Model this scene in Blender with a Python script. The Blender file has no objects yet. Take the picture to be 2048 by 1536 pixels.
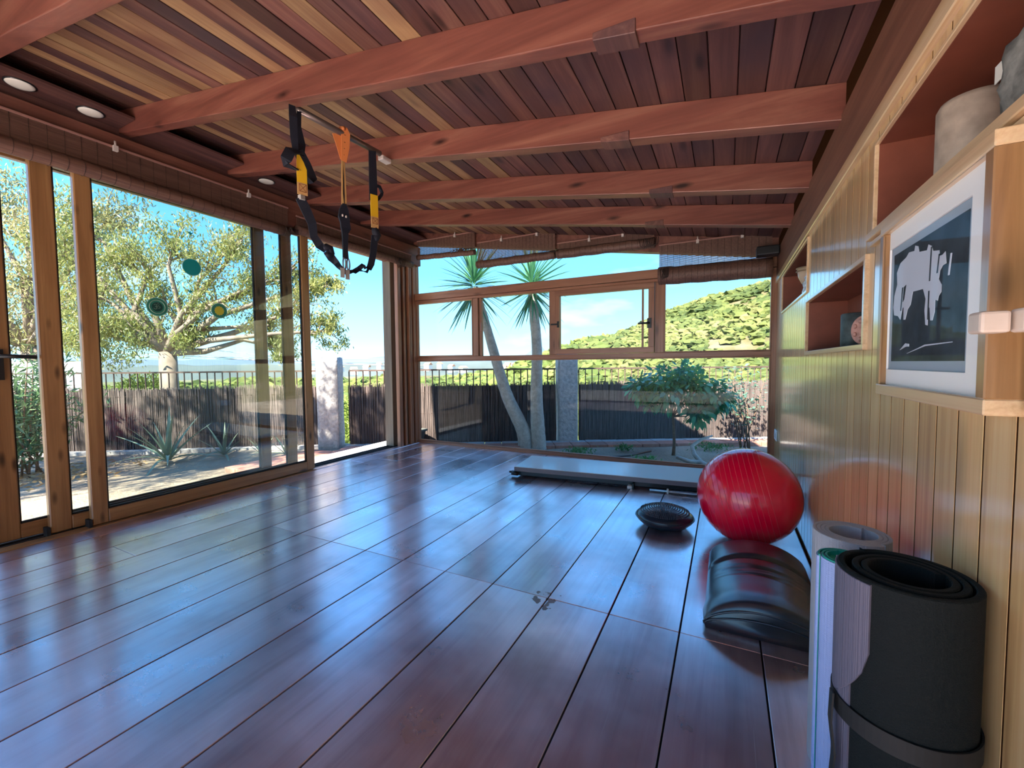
import bpy, bmesh, math, random
import numpy as np
from mathutils import Vector, Matrix, Euler
R = random.Random(7)
NR = np.random.RandomState(7)
pi = math.pi
S = bpy.context.scene
C = S.collection

# ------------------------------------------------------------------ camera
F, YAW, PITCH, ROLL, EYE = 843.57, -0.468235, -0.048068, -0.008607, 1.05
cd = bpy.data.cameras.new('camera')
cam = bpy.data.objects.new('camera', cd); C.objects.link(cam)
cd.sensor_fit = 'HORIZONTAL'; cd.sensor_width = 36; cd.lens = F / 2048 * 36; cd.clip_start = .05; cd.clip_end = 3000
_f = Vector((math.sin(YAW) * math.cos(PITCH), math.cos(YAW) * math.cos(PITCH), math.sin(PITCH)))
_r = Vector((math.cos(YAW), -math.sin(YAW), 0)); _u = _r.cross(_f)
_r2 = _r * math.cos(ROLL) + _u * math.sin(ROLL); _u2 = _u * math.cos(ROLL) - _r * math.sin(ROLL)
cam.matrix_world = Matrix(((_r2.x, _u2.x, -_f.x, 0), (_r2.y, _u2.y, -_f.y, 0), (_r2.z, _u2.z, -_f.z, EYE), (0, 0, 0, 1)))
S.camera = cam
# ------------------------------------------------------------------ sky, sun, exposure
S.view_settings.view_transform = 'Standard'; S.view_settings.look = 'None'
S.view_settings.gamma = 1; S.view_settings.use_curve_mapping = False
S.view_settings.exposure = 2.58
SKY_STRENGTH = 0.49
W = bpy.data.worlds.new('sky'); S.world = W; W.use_nodes = True
nt = W.node_tree; nt.nodes.clear()
o_ = nt.nodes.new('ShaderNodeOutputWorld'); bg = nt.nodes.new('ShaderNodeBackground'); bg.inputs[1].default_value = SKY_STRENGTH
tc = nt.nodes.new('ShaderNodeTexCoord'); sx = nt.nodes.new('ShaderNodeSeparateXYZ'); rp = nt.nodes.new('ShaderNodeValToRGB')
nt.links.new(tc.outputs['Generated'], sx.inputs[0]); nt.links.new(sx.outputs[2], rp.inputs[0])
el = rp.color_ramp.elements
el[0].position = 0; el[0].color = (.42, .70, .84, 1)
el[1].position = 1; el[1].color = (.07, .25, .66, 1)
for p_, c_ in ((.06, (.30, .62, .86, 1)), (.2, (.14, .44, .83, 1)), (.42, (.08, .32, .76, 1))):
    e = el.new(p_); e.color = c_
no = nt.nodes.new('ShaderNodeTexNoise'); no.inputs['Scale'].default_value = 2.2; no.inputs['Detail'].default_value = 6
mp = nt.nodes.new('ShaderNodeMapping'); mp.inputs['Scale'].default_value = (1, 1, 3.5)
nt.links.new(tc.outputs['Generated'], mp.inputs[0]); nt.links.new(mp.outputs[0], no.inputs['Vector'])
cr = nt.nodes.new('ShaderNodeValToRGB'); cr.color_ramp.elements[0].position = .56; cr.color_ramp.elements[1].position = .78
cr.color_ramp.elements[0].color = (0, 0, 0, 1); cr.color_ramp.elements[1].color = (.7, .7, .7, 1)
nt.links.new(no.outputs['Fac'], cr.inputs[0])
mxw = nt.nodes.new('ShaderNodeMix'); mxw.data_type = 'RGBA'
nt.links.new(cr.outputs[0], mxw.inputs[0]); nt.links.new(rp.outputs[0], mxw.inputs[6]); mxw.inputs[7].default_value = (.85, .9, .95, 1)
nt.links.new(mxw.outputs[2], bg.inputs[0]); nt.links.new(bg.outputs[0], o_.inputs[0])
sd = bpy.data.lights.new('sun', 'SUN'); sd.energy = 4.6; sd.angle = math.radians(.6); sd.color = (1, .90, .76)
sun = bpy.data.objects.new('sun', sd); C.objects.link(sun)
SUN_DIR = Vector((-.06, -.86, .90)).normalized()      # towards the sun
sun.rotation_euler = SUN_DIR.to_track_quat('Z', 'Y').to_euler()

# ------------------------------------------------------------------ materials
def newmat(name):
    m = bpy.data.materials.new(name); m.use_nodes = True
    n = m.node_tree.nodes; b = n['Principled BSDF']
    return m, m.node_tree, b
def N(nt, t, **k):
    n = nt.nodes.new('ShaderNode' + t)
    for a, v in k.items():
        if a in ('ins',):
            for i, x in v.items(): n.inputs[i].default_value = x
        else: setattr(n, a, v)
    return n
def ramp(nt, src, stops):
    r = N(nt, 'ValToRGB'); e = r.color_ramp.elements
    while len(e) > 1: e.remove(e[-1])
    e[0].position = stops[0][0]; e[0].color = (*stops[0][1], 1)
    for p, c in stops[1:]:
        q = e.new(p); q.color = (*c, 1)
    nt.links.new(src, r.inputs[0]); return r.outputs[0]
def mixc(nt, f, a, b, mode='MIX'):
    m = N(nt, 'Mix', data_type='RGBA', blend_type=mode)
    for i, x in ((0, f), (6, a), (7, b)):
        if isinstance(x, (int, float)): m.inputs[i].default_value = x
        elif isinstance(x, tuple): m.inputs[i].default_value = (*x, 1)[:4]
        else: nt.links.new(x, m.inputs[i])
    return m.outputs[2]
def plain(name, col, rough=.6, metal=0, spec=.5, coat=0, coatr=.1, noise=0, nscale=20, bump=0, bscale=200, bdist=.001):
    m, nt, b = newmat(name)
    b.inputs['Base Color'].default_value = (*col, 1); b.inputs['Roughness'].default_value = rough
    b.inputs['Metallic'].default_value = metal; b.inputs['Specular IOR Level'].default_value = spec
    b.inputs['Coat Weight'].default_value = coat; b.inputs['Coat Roughness'].default_value = coatr
    if noise or bump:
        tc = N(nt, 'TexCoord')
    if noise:
        no = N(nt, 'TexNoise', ins={'Scale': nscale, 'Detail': 5.}); nt.links.new(tc.outputs['Object'], no.inputs['Vector'])
        c = ramp(nt, no.outputs['Fac'], [(.3, tuple(x * (1 - noise) for x in col)), (.7, tuple(min(1, x * (1 + noise)) for x in col))])
        nt.links.new(c, b.inputs['Base Color'])
    if bump:
        no = N(nt, 'TexNoise', ins={'Scale': bscale, 'Detail': 3.}); nt.links.new(tc.outputs['Object'], no.inputs['Vector'])
        bp = N(nt, 'Bump', ins={'Strength': bump, 'Distance': bdist}); nt.links.new(no.outputs['Fac'], bp.inputs['Height']); nt.links.new(bp.outputs[0], b.inputs['Normal'])
    return m
def wood(name, cols, axis=1, rough=.45, grain=26, along=1.2, coat=0, coatr=.12, knots=.5, vary=.35, bump=.15, spec=.5, stain=None, coation=1.5, knotscale=2.2, grainmix=.75):
    """procedural timber: grain runs along the given axis, every object gets its own tone and its own place in the figure"""
    m, nt, b = newmat(name)
    tc = N(nt, 'TexCoord'); oi = N(nt, 'ObjectInfo')
    off = N(nt, 'VectorMath', operation='SCALE'); cx = N(nt, 'CombineXYZ')
    for i in range(3): nt.links.new(oi.outputs['Random'], cx.inputs[i])
    nt.links.new(cx.outputs[0], off.inputs[0]); off.inputs['Scale'].default_value = 37.3
    add = N(nt, 'VectorMath', operation='ADD'); nt.links.new(tc.outputs['Object'], add.inputs[0]); nt.links.new(off.outputs[0], add.inputs[1])
    mp = N(nt, 'Mapping'); sc = [grain] * 3; sc[axis] = along; mp.inputs['Scale'].default_value = sc
    nt.links.new(add.outputs[0], mp.inputs[0])
    no = N(nt, 'TexNoise', ins={'Scale': 1., 'Detail': 7., 'Roughness': .62, 'Distortion': .9}); nt.links.new(mp.outputs[0], no.inputs['Vector'])
    fine = N(nt, 'TexNoise', ins={'Scale': 1., 'Detail': 3.}); mp3 = N(nt, 'Mapping'); sc3 = [grain * 7] * 3; sc3[axis] = along * 3; mp3.inputs['Scale'].default_value = sc3
    nt.links.new(add.outputs[0], mp3.inputs[0]); nt.links.new(mp3.outputs[0], fine.inputs['Vector'])
    g = ramp(nt, no.outputs['Fac'], [(.28, cols[0]), (.5, cols[1]), (.72, cols[2])])
    flat = cols[1]
    g = mixc(nt, grainmix, flat, g)
    g = mixc(nt, .22, g, fine.outputs['Fac'], 'OVERLAY')
    # tone per piece
    tone = ramp(nt, oi.outputs['Random'], [(0, (1 - vary,) * 3), (1, (1 + vary * .6,) * 3)])
    hs = N(nt, 'HueSaturation'); nt.links.new(g, hs.inputs['Color'])
    mr = N(nt, 'MapRange', ins={3: 1 - vary, 4: 1 + vary * .6}); nt.links.new(oi.outputs['Random'], mr.inputs[0]); nt.links.new(mr.outputs[0], hs.inputs['Value'])
    g = hs.outputs[0]
    if knots:
        mk = N(nt, 'Mapping'); s = [knotscale * 3.2] * 3; s[axis] = knotscale; mk.inputs['Scale'].default_value = s
        nt.links.new(add.outputs[0], mk.inputs[0])
        vo = N(nt, 'TexVoronoi', ins={'Scale': 1., 'Randomness': 1.}); nt.links.new(mk.outputs[0], vo.inputs['Vector'])
        kf = ramp(nt, vo.outputs['Distance'], [(.06, (knots,) * 3), (.19, (0, 0, 0))])
        g = mixc(nt, kf, g, tuple(x * .25 for x in cols[0]))
    if stain:
        sn = N(nt, 'TexNoise', ins={'Scale': stain[1], 'Detail': 4.}); nt.links.new(add.outputs[0], sn.inputs['Vector'])
        sf = ramp(nt, sn.outputs['Fac'], [(.45, (0, 0, 0)), (.68, (stain[2],) * 3)])
        g = mixc(nt, sf, g, stain[0])
    nt.links.new(g, b.inputs['Base Color'])
    b.inputs['Roughness'].default_value = rough; b.inputs['Coat Weight'].default_value = coat; b.inputs['Coat Roughness'].default_value = coatr
    b.inputs['Coat IOR'].default_value = coation; b.inputs['Specular IOR Level'].default_value = spec
    if bump:
        bp = N(nt, 'Bump', ins={'Strength': bump, 'Distance': .002}); nt.links.new(fine.outputs['Fac'], bp.inputs['Height']); nt.links.new(bp.outputs[0], b.inputs['Normal'])
    return m
def glassmat(name, tint=(.97, .99, .985), refl=1.0):
    m = bpy.data.materials.new(name); m.use_nodes = True; nt = m.node_tree; nt.nodes.clear()
    o = N(nt, 'OutputMaterial'); t = N(nt, 'BsdfTransparent'); g = N(nt, 'BsdfGlossy'); mx = N(nt, 'MixShader'); fr = N(nt, 'Fresnel', ins={'IOR': 1.5})
    t.inputs[0].default_value = (*tint, 1); g.inputs['Roughness'].default_value = .0; g.inputs[0].default_value = (1, 1, 1, 1)
    ml = N(nt, 'Math', operation='MULTIPLY'); ml.inputs[1].default_value = refl
    nt.links.new(fr.outputs[0], ml.inputs[0]); nt.links.new(ml.outputs[0], mx.inputs[0]); nt.links.new(t.outputs[0], mx.inputs[1]); nt.links.new(g.outputs[0], mx.inputs[2]); nt.links.new(mx.outputs[0], o.inputs[0])
    return m
def leafmat(name, stops, trans=.35, rough=.45, scale=.6):
    m = bpy.data.materials.new(name); m.use_nodes = True; nt = m.node_tree; nt.nodes.clear()
    o = N(nt, 'OutputMaterial'); b = N(nt, 'BsdfPrincipled'); tr = N(nt, 'BsdfTranslucent'); mx = N(nt, 'MixShader', ins={0: trans})
    ge = N(nt, 'NewGeometry'); tc = N(nt, 'TexCoord'); no = N(nt, 'TexNoise', ins={'Scale': scale, 'Detail': 2.}); nt.links.new(tc.outputs['Object'], no.inputs['Vector'])
    ma = N(nt, 'Math', operation='MULTIPLY_ADD'); ma.inputs[1].default_value = .45; nt.links.new(ge.outputs['Random Per Island'], ma.inputs[0])
    m2 = N(nt, 'Math', operation='MULTIPLY_ADD'); m2.inputs[1].default_value = 1.1; m2.inputs[2].default_value = -.27; nt.links.new(no.outputs['Fac'], m2.inputs[0]); nt.links.new(m2.outputs[0], ma.inputs[2])
    oi = N(nt, 'ObjectInfo')
    c = ramp(nt, ma.outputs[0], stops)
    hs = N(nt, 'HueSaturation'); mr = N(nt, 'MapRange', ins={3: .75, 4: 1.2}); nt.links.new(oi.outputs['Random'], mr.inputs[0]); nt.links.new(mr.outputs[0], hs.inputs['Value']); nt.links.new(c, hs.inputs['Color']); c = hs.outputs[0]
    nt.links.new(c, b.inputs['Base Color']); nt.links.new(c, tr.inputs[0]); b.inputs['Roughness'].default_value = rough
    nt.links.new(b.outputs[0], mx.inputs[1]); nt.links.new(tr.outputs[0], mx.inputs[2]); nt.links.new(mx.outputs[0], o.inputs[0])
    return m

M_floor = wood('floor_boards', ((.58, .42, .44), (.86, .68, .72), (.95, .80, .84)), 1, rough=.33, grain=9, along=.6, coat=1, coatr=.20, knots=0, vary=.22, bump=.12, stain=((.22, .12, .13), 1.7, .7), coation=2.6, knotscale=1.1, spec=.9)
M_floor.node_tree.nodes['Principled BSDF'].inputs['Metallic'].default_value = .82
def floor_wear():
    nt = M_floor.node_tree; b = nt.nodes['Principled BSDF']; tc = N(nt, 'TexCoord')
    n = N(nt, 'TexNoise', ins={'Scale': 2.3, 'Detail': 6., 'Roughness': .6}); nt.links.new(tc.outputs['Object'], n.inputs['Vector'])
    mr = N(nt, 'MapRange', ins={1: .3, 2: .7, 3: .22, 4: .44}); nt.links.new(n.outputs['Fac'], mr.inputs[0]); nt.links.new(mr.outputs[0], b.inputs['Roughness'])
    mr2 = N(nt, 'MapRange', ins={1: .3, 2: .7, 3: .12, 4: .26}); nt.links.new(n.outputs['Fac'], mr2.inputs[0]); nt.links.new(mr2.outputs[0], b.inputs['Coat Roughness'])
    d = N(nt, 'VectorMath', operation='DISTANCE'); nt.links.new(tc.outputs['Object'], d.inputs[0]); d.inputs[1].default_value = (-.70, 1.69, 0)
    n2 = N(nt, 'TexNoise', ins={'Scale': 26., 'Detail': 2.}); nt.links.new(tc.outputs['Object'], n2.inputs['Vector'])
    near = N(nt, 'MapRange', ins={1: .04, 2: .17, 3: .10, 4: -.5}); nt.links.new(d.outputs['Value'], near.inputs[0])
    sm = N(nt, 'Math', operation='ADD'); nt.links.new(n2.outputs['Fac'], sm.inputs[0]); nt.links.new(near.outputs[0], sm.inputs[1])
    f = ramp(nt, sm.outputs[0], [(.60, (0, 0, 0)), (.62, (1, 1, 1))])
    sc_ = N(nt, 'Mapping'); sc_.inputs['Scale'].default_value = (170, 2.2, 1); sc_.inputs['Rotation'].default_value = (0, 0, .12); nt.links.new(tc.outputs['Object'], sc_.inputs[0])
    n3 = N(nt, 'TexNoise', ins={'Scale': 1., 'Detail': 2.}); nt.links.new(sc_.outputs[0], n3.inputs['Vector'])
    f3 = ramp(nt, n3.outputs['Fac'], [(.70, (0, 0, 0)), (.74, (.35, .35, .35))])
    src = b.inputs['Base Color'].links[0].from_socket
    c = mixc(nt, f3, src, (.85, .8, .82)); c = mixc(nt, f, c, (.16, .06, .02)); nt.links.new(c, b.inputs['Base Color'])
    mt_ = N(nt, 'MapRange', ins={3: .82, 4: 0.}); nt.links.new(f, mt_.inputs[0]); nt.links.new(mt_.outputs[0], b.inputs['Metallic'])
    ct = N(nt, 'MapRange', ins={3: 1., 4: .1}); nt.links.new(f, ct.inputs[0]); nt.links.new(ct.outputs[0], b.inputs['Coat Weight'])
floor_wear()
M_floorgap = plain('floor_gap_dark', (.012, .008, .008), .8)
M_ceil = wood('ceiling_boards', ((.055, .022, .020), (.140, .055, .045), (.25, .13, .09)), 1, rough=.55, grain=16, along=.8, knots=.8, vary=.48, stain=((.05, .028, .038), 1.6, .8), knotscale=2.3)
M_ceilpale = wood('ceiling_boards_pale', ((.17, .08, .045), (.34, .20, .10), (.48, .32, .16)), 1, rough=.5, grain=16, along=.8, knots=.8, vary=.2, stain=((.16, .06, .04), 1.6, .85), knotscale=2.3)
M_ceildark = wood('ceiling_boards_dark', ((.05, .022, .025), (.12, .05, .045), (.22, .10, .08)), 1, rough=.55, grain=16, along=.8, knots=.6, vary=.3, knotscale=1.5)
M_joist = wood('joist_redwood', ((.095, .027, .021), (.19, .060, .042), (.31, .13, .085)), 0, rough=.42, grain=10, along=.8, knots=1., vary=.12, bump=.25, knotscale=2.4)
M_plate = wood('plate_timber', ((.10, .035, .022), (.19, .07, .042), (.28, .12, .07)), 1, rough=.5, grain=14, along=.8, knots=.6, vary=.1)
M_header = wood('header_timber', ((.10, .035, .026), (.19, .07, .05), (.28, .12, .08)), 1, rough=.5, grain=14, along=.8, knots=.5, vary=.1)
M_panel = wood('pine_panelling', ((.46, .24, .09), (.78, .49, .22), (.88, .63, .34)), 2, rough=.32, grain=22, along=.7, coat=1, coatr=.12, knots=.5, vary=.14, bump=.06, knotscale=1.2, coation=1.75)
M_paneldk = plain('panel_groove', (.045, .018, .008), .95, spec=0)
M_trim = wood('pine_trim', ((.50, .30, .14), (.72, .49, .28), (.80, .60, .38)), 1, rough=.3, grain=24, along=.7, coat=.6, knots=.25, vary=.06)
M_niche = plain('niche_mahogany', (.22, .062, .035), .45, noise=.15, nscale=9)
M_frame = wood('door_pine', ((.19, .085, .035), (.34, .175, .07), (.44, .25, .105)), 2, rough=.35, grain=20, along=.9, coat=.35, knots=.9, vary=.08, knotscale=3.2)
M_frameh = wood('door_pine_rail', ((.19, .085, .035), (.34, .175, .07), (.44, .25, .105)), 1, rough=.35, grain=20, along=.9, coat=.35, knots=.9, vary=.08, knotscale=3.2)
M_winx = wood('window_timber_rail', ((.20, .075, .042), (.36, .155, .085), (.48, .24, .14)), 0, rough=.4, grain=20, along=.9, coat=.2, knots=.8, vary=.08)
M_winz = wood('window_timber_post', ((.20, .075, .042), (.34, .15, .08), (.46, .23, .13)), 2, rough=.4, grain=20, along=.9, coat=.2, knots=.6, vary=.08)
M_outw = wood('weathered_frame', ((.10, .075, .05), (.19, .145, .10), (.28, .22, .15)), 2, rough=.6, grain=20, along=.9, knots=.2, vary=.1)
M_glass = glassmat('glass')
M_glassw = glassmat('window_glass', refl=.14)
M_seal = plain('black_rubber', (.012, .012, .013), .7)
M_black = plain('black_metal', (.015, .015, .017), .35)
M_lens = plain('downlight_lens', (.75, .73, .66), .4)
M_bamboo = wood('bamboo_slats', ((.085, .042, .032), (.16, .08, .06), (.25, .14, .10)), 1, rough=.55, grain=60, along=2, knots=0, vary=.1)
M_cord = plain('blind_cord', (.05, .032, .028), .8)
M_batten = plain('blind_batten', (.34, .17, .14), .6)
M_clip = plain('white_clip', (.62, .55, .52), .5)
M_concrete = plain('white_concrete_sill', (.62, .62, .64), .7, noise=.1, nscale=8)

# ------------------------------------------------------------------ builders
class MB:
    def __init__(s): s.v = []; s.f = []; s.sm = []
    def add(s, vs, fs, smooth=False):
        k = len(s.v); s.v += [tuple(v) for v in vs]; s.f += [tuple(k + i for i in f) for f in fs]; s.sm += [smooth] * len(fs); return s
    def box(s, x0, x1, y0, y1, z0, z1, mat=None):
        p = [(x, y, z) for z in (z0, z1) for y in (y0, y1) for x in (x0, x1)]
        if mat is not None: p = [mat @ Vector(q) for q in p]
        return s.add(p, [(0, 2, 3, 1), (4, 5, 7, 6), (0, 1, 5, 4), (2, 6, 7, 3), (0, 4, 6, 2), (1, 3, 7, 5)])
    def hexa(s, p): return s.add(p, [(0, 2, 3, 1), (4, 5, 7, 6), (0, 1, 5, 4), (2, 6, 7, 3), (0, 4, 6, 2), (1, 3, 7, 5)])
    def tube(s, pts, r, n=8, cap=True, up=None):
        pts = [Vector(p) for p in pts]; m = len(pts); rs = r if isinstance(r, (list, tuple)) else [r] * m
        vs = []; prev = None
        for i, p in enumerate(pts):
            t = (pts[min(i + 1, m - 1)] - pts[max(i - 1, 0)]).normalized()
            if prev is None:
                a = Vector((0, 0, 1)) if abs(t.z) < .9 else Vector((1, 0, 0)); u = t.cross(a).normalized()
            else:
                u = (prev - t * prev.dot(t)); u = u.normalized() if u.length > 1e-6 else t.orthogonal().normalized()
            prev = u; w = t.cross(u)
            for k in range(n):
                a = 2 * pi * k / n; vs.append(p + (u * math.cos(a) + w * math.sin(a)) * rs[i])
        fs = [(i * n + k, i * n + (k + 1) % n, (i + 1) * n + (k + 1) % n, (i + 1) * n + k) for i in range(m - 1) for k in range(n)]
        if cap: fs += [tuple(range(n - 1, -1, -1)), tuple((m - 1) * n + k for k in range(n))]
        return s.add(vs, fs, True)
    def ring(s, c, rad, r, axis='z', n=24, m=6, sy=1):
        vs = []
        for i in range(n):
            a = 2 * pi * i / n
            for k in range(m):
                b = 2 * pi * k / m; q = rad + r * math.cos(b); x, y, z = q * math.cos(a), q * math.sin(a) * sy, r * math.sin(b)
                if axis == 'x': x, y, z = z, x, y
                elif axis == 'y': x, y, z = x, z, y
                vs.append((c[0] + x, c[1] + y, c[2] + z))
        return s.add(vs, [(i * m + k, ((i + 1) % n) * m + k, ((i + 1) % n) * m + (k + 1) % m, i * m + (k + 1) % m) for i in range(n) for k in range(m)], True)
    def lathe(s, prof, c=(0, 0, 0), n=32, smooth=True):
        vs = []; m = len(prof)
        for r, z in prof:
            for k in range(n):
                a = 2 * pi * k / n; vs.append((c[0] + r * math.cos(a), c[1] + r * math.sin(a), c[2] + z))
        fs = [(i * n + k, i * n + (k + 1) % n, (i + 1) * n + (k + 1) % n, (i + 1) * n + k) for i in range(m - 1) for k in range(n)]
        fs += [tuple(range(n - 1, -1, -1)), tuple((m - 1) * n + k for k in range(n))]
        return s.add(vs, fs, smooth)
    def ribbon(s, pts, w, t=.003, wdir=(0, 1, 0)):
        """flat webbing following pts; w wide along wdir (may be per point), t thick"""
        pts = [Vector(p) for p in pts]; m = len(pts); ws = w if isinstance(w, (list, tuple)) else [w] * m
        vs = []
        for i, p in enumerate(pts):
            tg = (pts[min(i + 1, m - 1)] - pts[max(i - 1, 0)]).normalized()
            wd = Vector(wdir[i] if isinstance(wdir, list) else wdir); wd = (wd - tg * wd.dot(tg)).normalized(); nn = tg.cross(wd)
            for a, b in ((-1, -1), (1, -1), (1, 1), (-1, 1)): vs.append(p + wd * a * ws[i] / 2 + nn * b * t / 2)
        fs = [(i * 4 + k, i * 4 + (k + 1) % 4, (i + 1) * 4 + (k + 1) % 4, (i + 1) * 4 + k) for i in range(m - 1) for k in range(4)] + [(3, 2, 1, 0), tuple((m - 1) * 4 + k for k in range(4))]
        return s.add(vs, fs, False)
    def build(s, name, mat, parent=None, bevel=0, seg=1, kind=None, subsurf=0):
        off = parent.matrix_world.translation if parent is not None else Vector((0, 0, 0))
        if parent is not None: off = world_loc(parent)
        me = bpy.data.meshes.new(name)
        me.from_pydata([(v[0] - off[0], v[1] - off[1], v[2] - off[2]) for v in s.v], [], s.f); me.update()
        me.polygons.foreach_set('use_smooth', s.sm)
        me.materials.append(mat); o = bpy.data.objects.new(name, me); C.objects.link(o)
        if parent is not None: o.parent = parent
        if bevel:
            b = o.modifiers.new('bevel', 'BEVEL'); b.width = bevel; b.segments = seg; b.limit_method = 'ANGLE'; b.angle_limit = .7
        if subsurf:
            b = o.modifiers.new('sub', 'SUBSURF'); b.levels = subsurf; b.render_levels = subsurf
        if kind: o['kind'] = kind
        return o
def world_loc(o):
    v = Vector(o.location); p = o.parent
    while p is not None: v = v + Vector(p.location); p = p.parent
    return v
def thing(name, label, cat, loc=(0, 0, 0), group=None):
    o = bpy.data.objects.new(name, None); C.objects.link(o); o.location = loc; o.empty_display_size = .1
    o['label'] = label; o['category'] = cat
    if group: o['group'] = group
    return o
def setting(name, loc=(0, 0, 0)):
    o = bpy.data.objects.new(name, None); C.objects.link(o); o.location = loc; o['kind'] = 'structure'; o.empty_display_size = .1
    return o
def tag(o, label, cat, group=None, kind=None):
    o['label'] = label; o['category'] = cat
    if group: o['group'] = group
    if kind: o['kind'] = kind
    return o
def box(name, mat, parent, x0, x1, y0, y1, z0, z1, bevel=0):
    return MB().box(x0, x1, y0, y1, z0, z1).build(name, mat, parent, bevel)

XR, XL, YB, YF = .41, -3.72, 4.5, -2.2
def jz(x): return 2.0 + .155 * (XR - x)          # underside of the joists: the roof rises to the left

# ------------------------------------------------------------------ floor
floor = MB().box(-3.80, .60, YF, 4.56, -.16, -.022).build('floor', M_floorgap); floor['kind'] = 'structure'
gx = [-3.742, -3.465, -3.188, -2.912, -2.638, -2.361, -2.083, -1.807, -1.531, -1.256, -.979, -.695, -.421, -.145, .131, .407]
for i in range(len(gx) - 1):
    a, b = gx[i] + .0028, gx[i + 1] - .0028
    cuts = [YF, 1.712, 4.5] if i >= 4 else [YF, 1.104 + .9 * (i % 2) * (i != 2) + (0 if i == 2 else .35 * i), 3.3 + .2 * i, 4.5]
    for y0, y1 in zip(cuts, cuts[1:]):
        dz = R.uniform(-.0006, .0006)
        box('plank', M_floor, floor, a, b, y0 + .0008, y1 - .0008, -.021, dz, .0016)
# ------------------------------------------------------------------ ceiling
BT = .148
p = MB()
x0, x1 = -4.15, .75
p.hexa([(x0, YF - .3, jz(x0) + BT + .02), (x1, YF - .3, jz(x1) + BT + .02), (x0, 4.9, jz(x0) + BT + .02), (x1, 4.9, jz(x1) + BT + .02),
        (x0, YF - .3, jz(x0) + BT + .12), (x1, YF - .3, jz(x1) + BT + .12), (x0, 4.9, jz(x0) + BT + .12), (x1, 4.9, jz(x1) + BT + .12)])
ceiling = p.build('ceiling', M_ceildark); ceiling['kind'] = 'structure'
x = .66; i = 0
joints = [YF - .3, .75, 1.46, 2.17, 2.895, 3.59, 4.9]
tones = [0, 0, 1, 0, 0, 0, 1, 0, 0, 0, 1, 0, 0, 0, 0, 1, 0, 2, 0, 0, 2, 0, 0, 2, 0, 2, 0, 0, 2, 2, 0, 2, 0, 2, 0, 2, 0, 2, 0, 0, 2, 1, 1, 1, 1, 1]   # 0 red-brown, 1 dark, 2 pale
while x > -4.15:
    w = .105; a, b = x - w + .0025, x - .0025
    ys = [YF - .3] + ([joints[1 + (i * 3) % 5]] if i % 3 != 1 else [joints[1 + (i * 2) % 4], joints[4 + i % 2]]) + [4.9]
    for y0, y1 in zip(ys, ys[1:]):
        c_ = tones[i % len(tones)]
        if y0 > 0 and R.random() < .35: c_ = R.choice((0, 0, 0, 1)) if x > -1.2 else R.choice((0, 0, 2, 2))
        if x < -3.5: c_ = 1  # dark end boards: navy stain and the shading there, both in the colour
        mt = (M_ceil, M_ceildark, M_ceilpale)[c_]
        e = BT + R.uniform(-.002, .002)
        MB().hexa([(a, y0 + .001, jz(a) + e), (b, y0 + .001, jz(b) + e), (a, y1 - .001, jz(a) + e), (b, y1 - .001, jz(b) + e),
                   (a, y0 + .001, jz(a) + e + .018), (b, y0 + .001, jz(b) + e + .018), (a, y1 - .001, jz(a) + e + .018), (b, y1 - .001, jz(b) + e + .018)]).build('board', mt, ceiling, .0012)
    x -= w; i += 1
JY = [(-2.12, -2.04), (-1.41, -1.33), (-.70, -.62), (.005, .085), (.712, .785), (1.43, 1.495), (2.13, 2.205), (2.857, 2.937), (3.557, 3.63)]
for k, (y0, y1) in enumerate(JY):
    if 0 <= k: 
        m_ = MB(); nseg = 24; xa, xb = -4.02, .52
        for q in range(nseg):
            u0, u1 = xa + (xb - xa) * q / nseg, xa + (xb - xa) * (q + 1) / nseg
        # slightly hand-dressed timber: edges waver a few millimetres
        vs = []; fs = []
        ph = R.uniform(0, 9)
        for q in range(nseg + 1):
            u = xa + (xb - xa) * q / nseg
            wv = .0025 * math.sin(u * 3.1 + ph) + .0012 * math.sin(u * 11 + ph * 2); wz = .0025 * math.sin(u * 2.3 + ph * 1.7)
            for yy, zz in ((y0 + wv, wz), (y1 + wv * .6, wz), (y1, BT), (y0, BT)): vs.append((u, yy, jz(u) + zz))
            if q: fs += [((q - 1) * 4 + a, (q - 1) * 4 + (a + 1) % 4, q * 4 + (a + 1) % 4, q * 4 + a) for a in range(4)]
        fs += [(0, 3, 2, 1), tuple(nseg * 4 + a for a in range(4))]
        MB().add(vs, fs).build('joist', M_joist, ceiling, .004, 2)
# scarf plates where the joists have been patched
for (xx, y0, y1) in ((-.34, 1.43, 1.495), (-.50, 2.13, 2.205), (-.38, 2.857, 2.937), (-.52, 3.557, 3.63)):
    MB().hexa([(xx - .07, y0 - .006, jz(xx - .07) - .006), (xx + .07, y0 - .006, jz(xx + .07) - .006), (xx - .07, y1 + .006, jz(xx - .07) - .006), (xx + .07, y1 + .006, jz(xx + .07) - .006),
               (xx - .07, y0 - .006, jz(xx) + .03), (xx + .07, y0 - .006, jz(xx) + .03), (xx - .07, y1 + .006, jz(xx) + .03), (xx + .07, y1 + .006, jz(xx) + .03)]).build('joist_patch', M_ceil, ceiling, .002)

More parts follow.
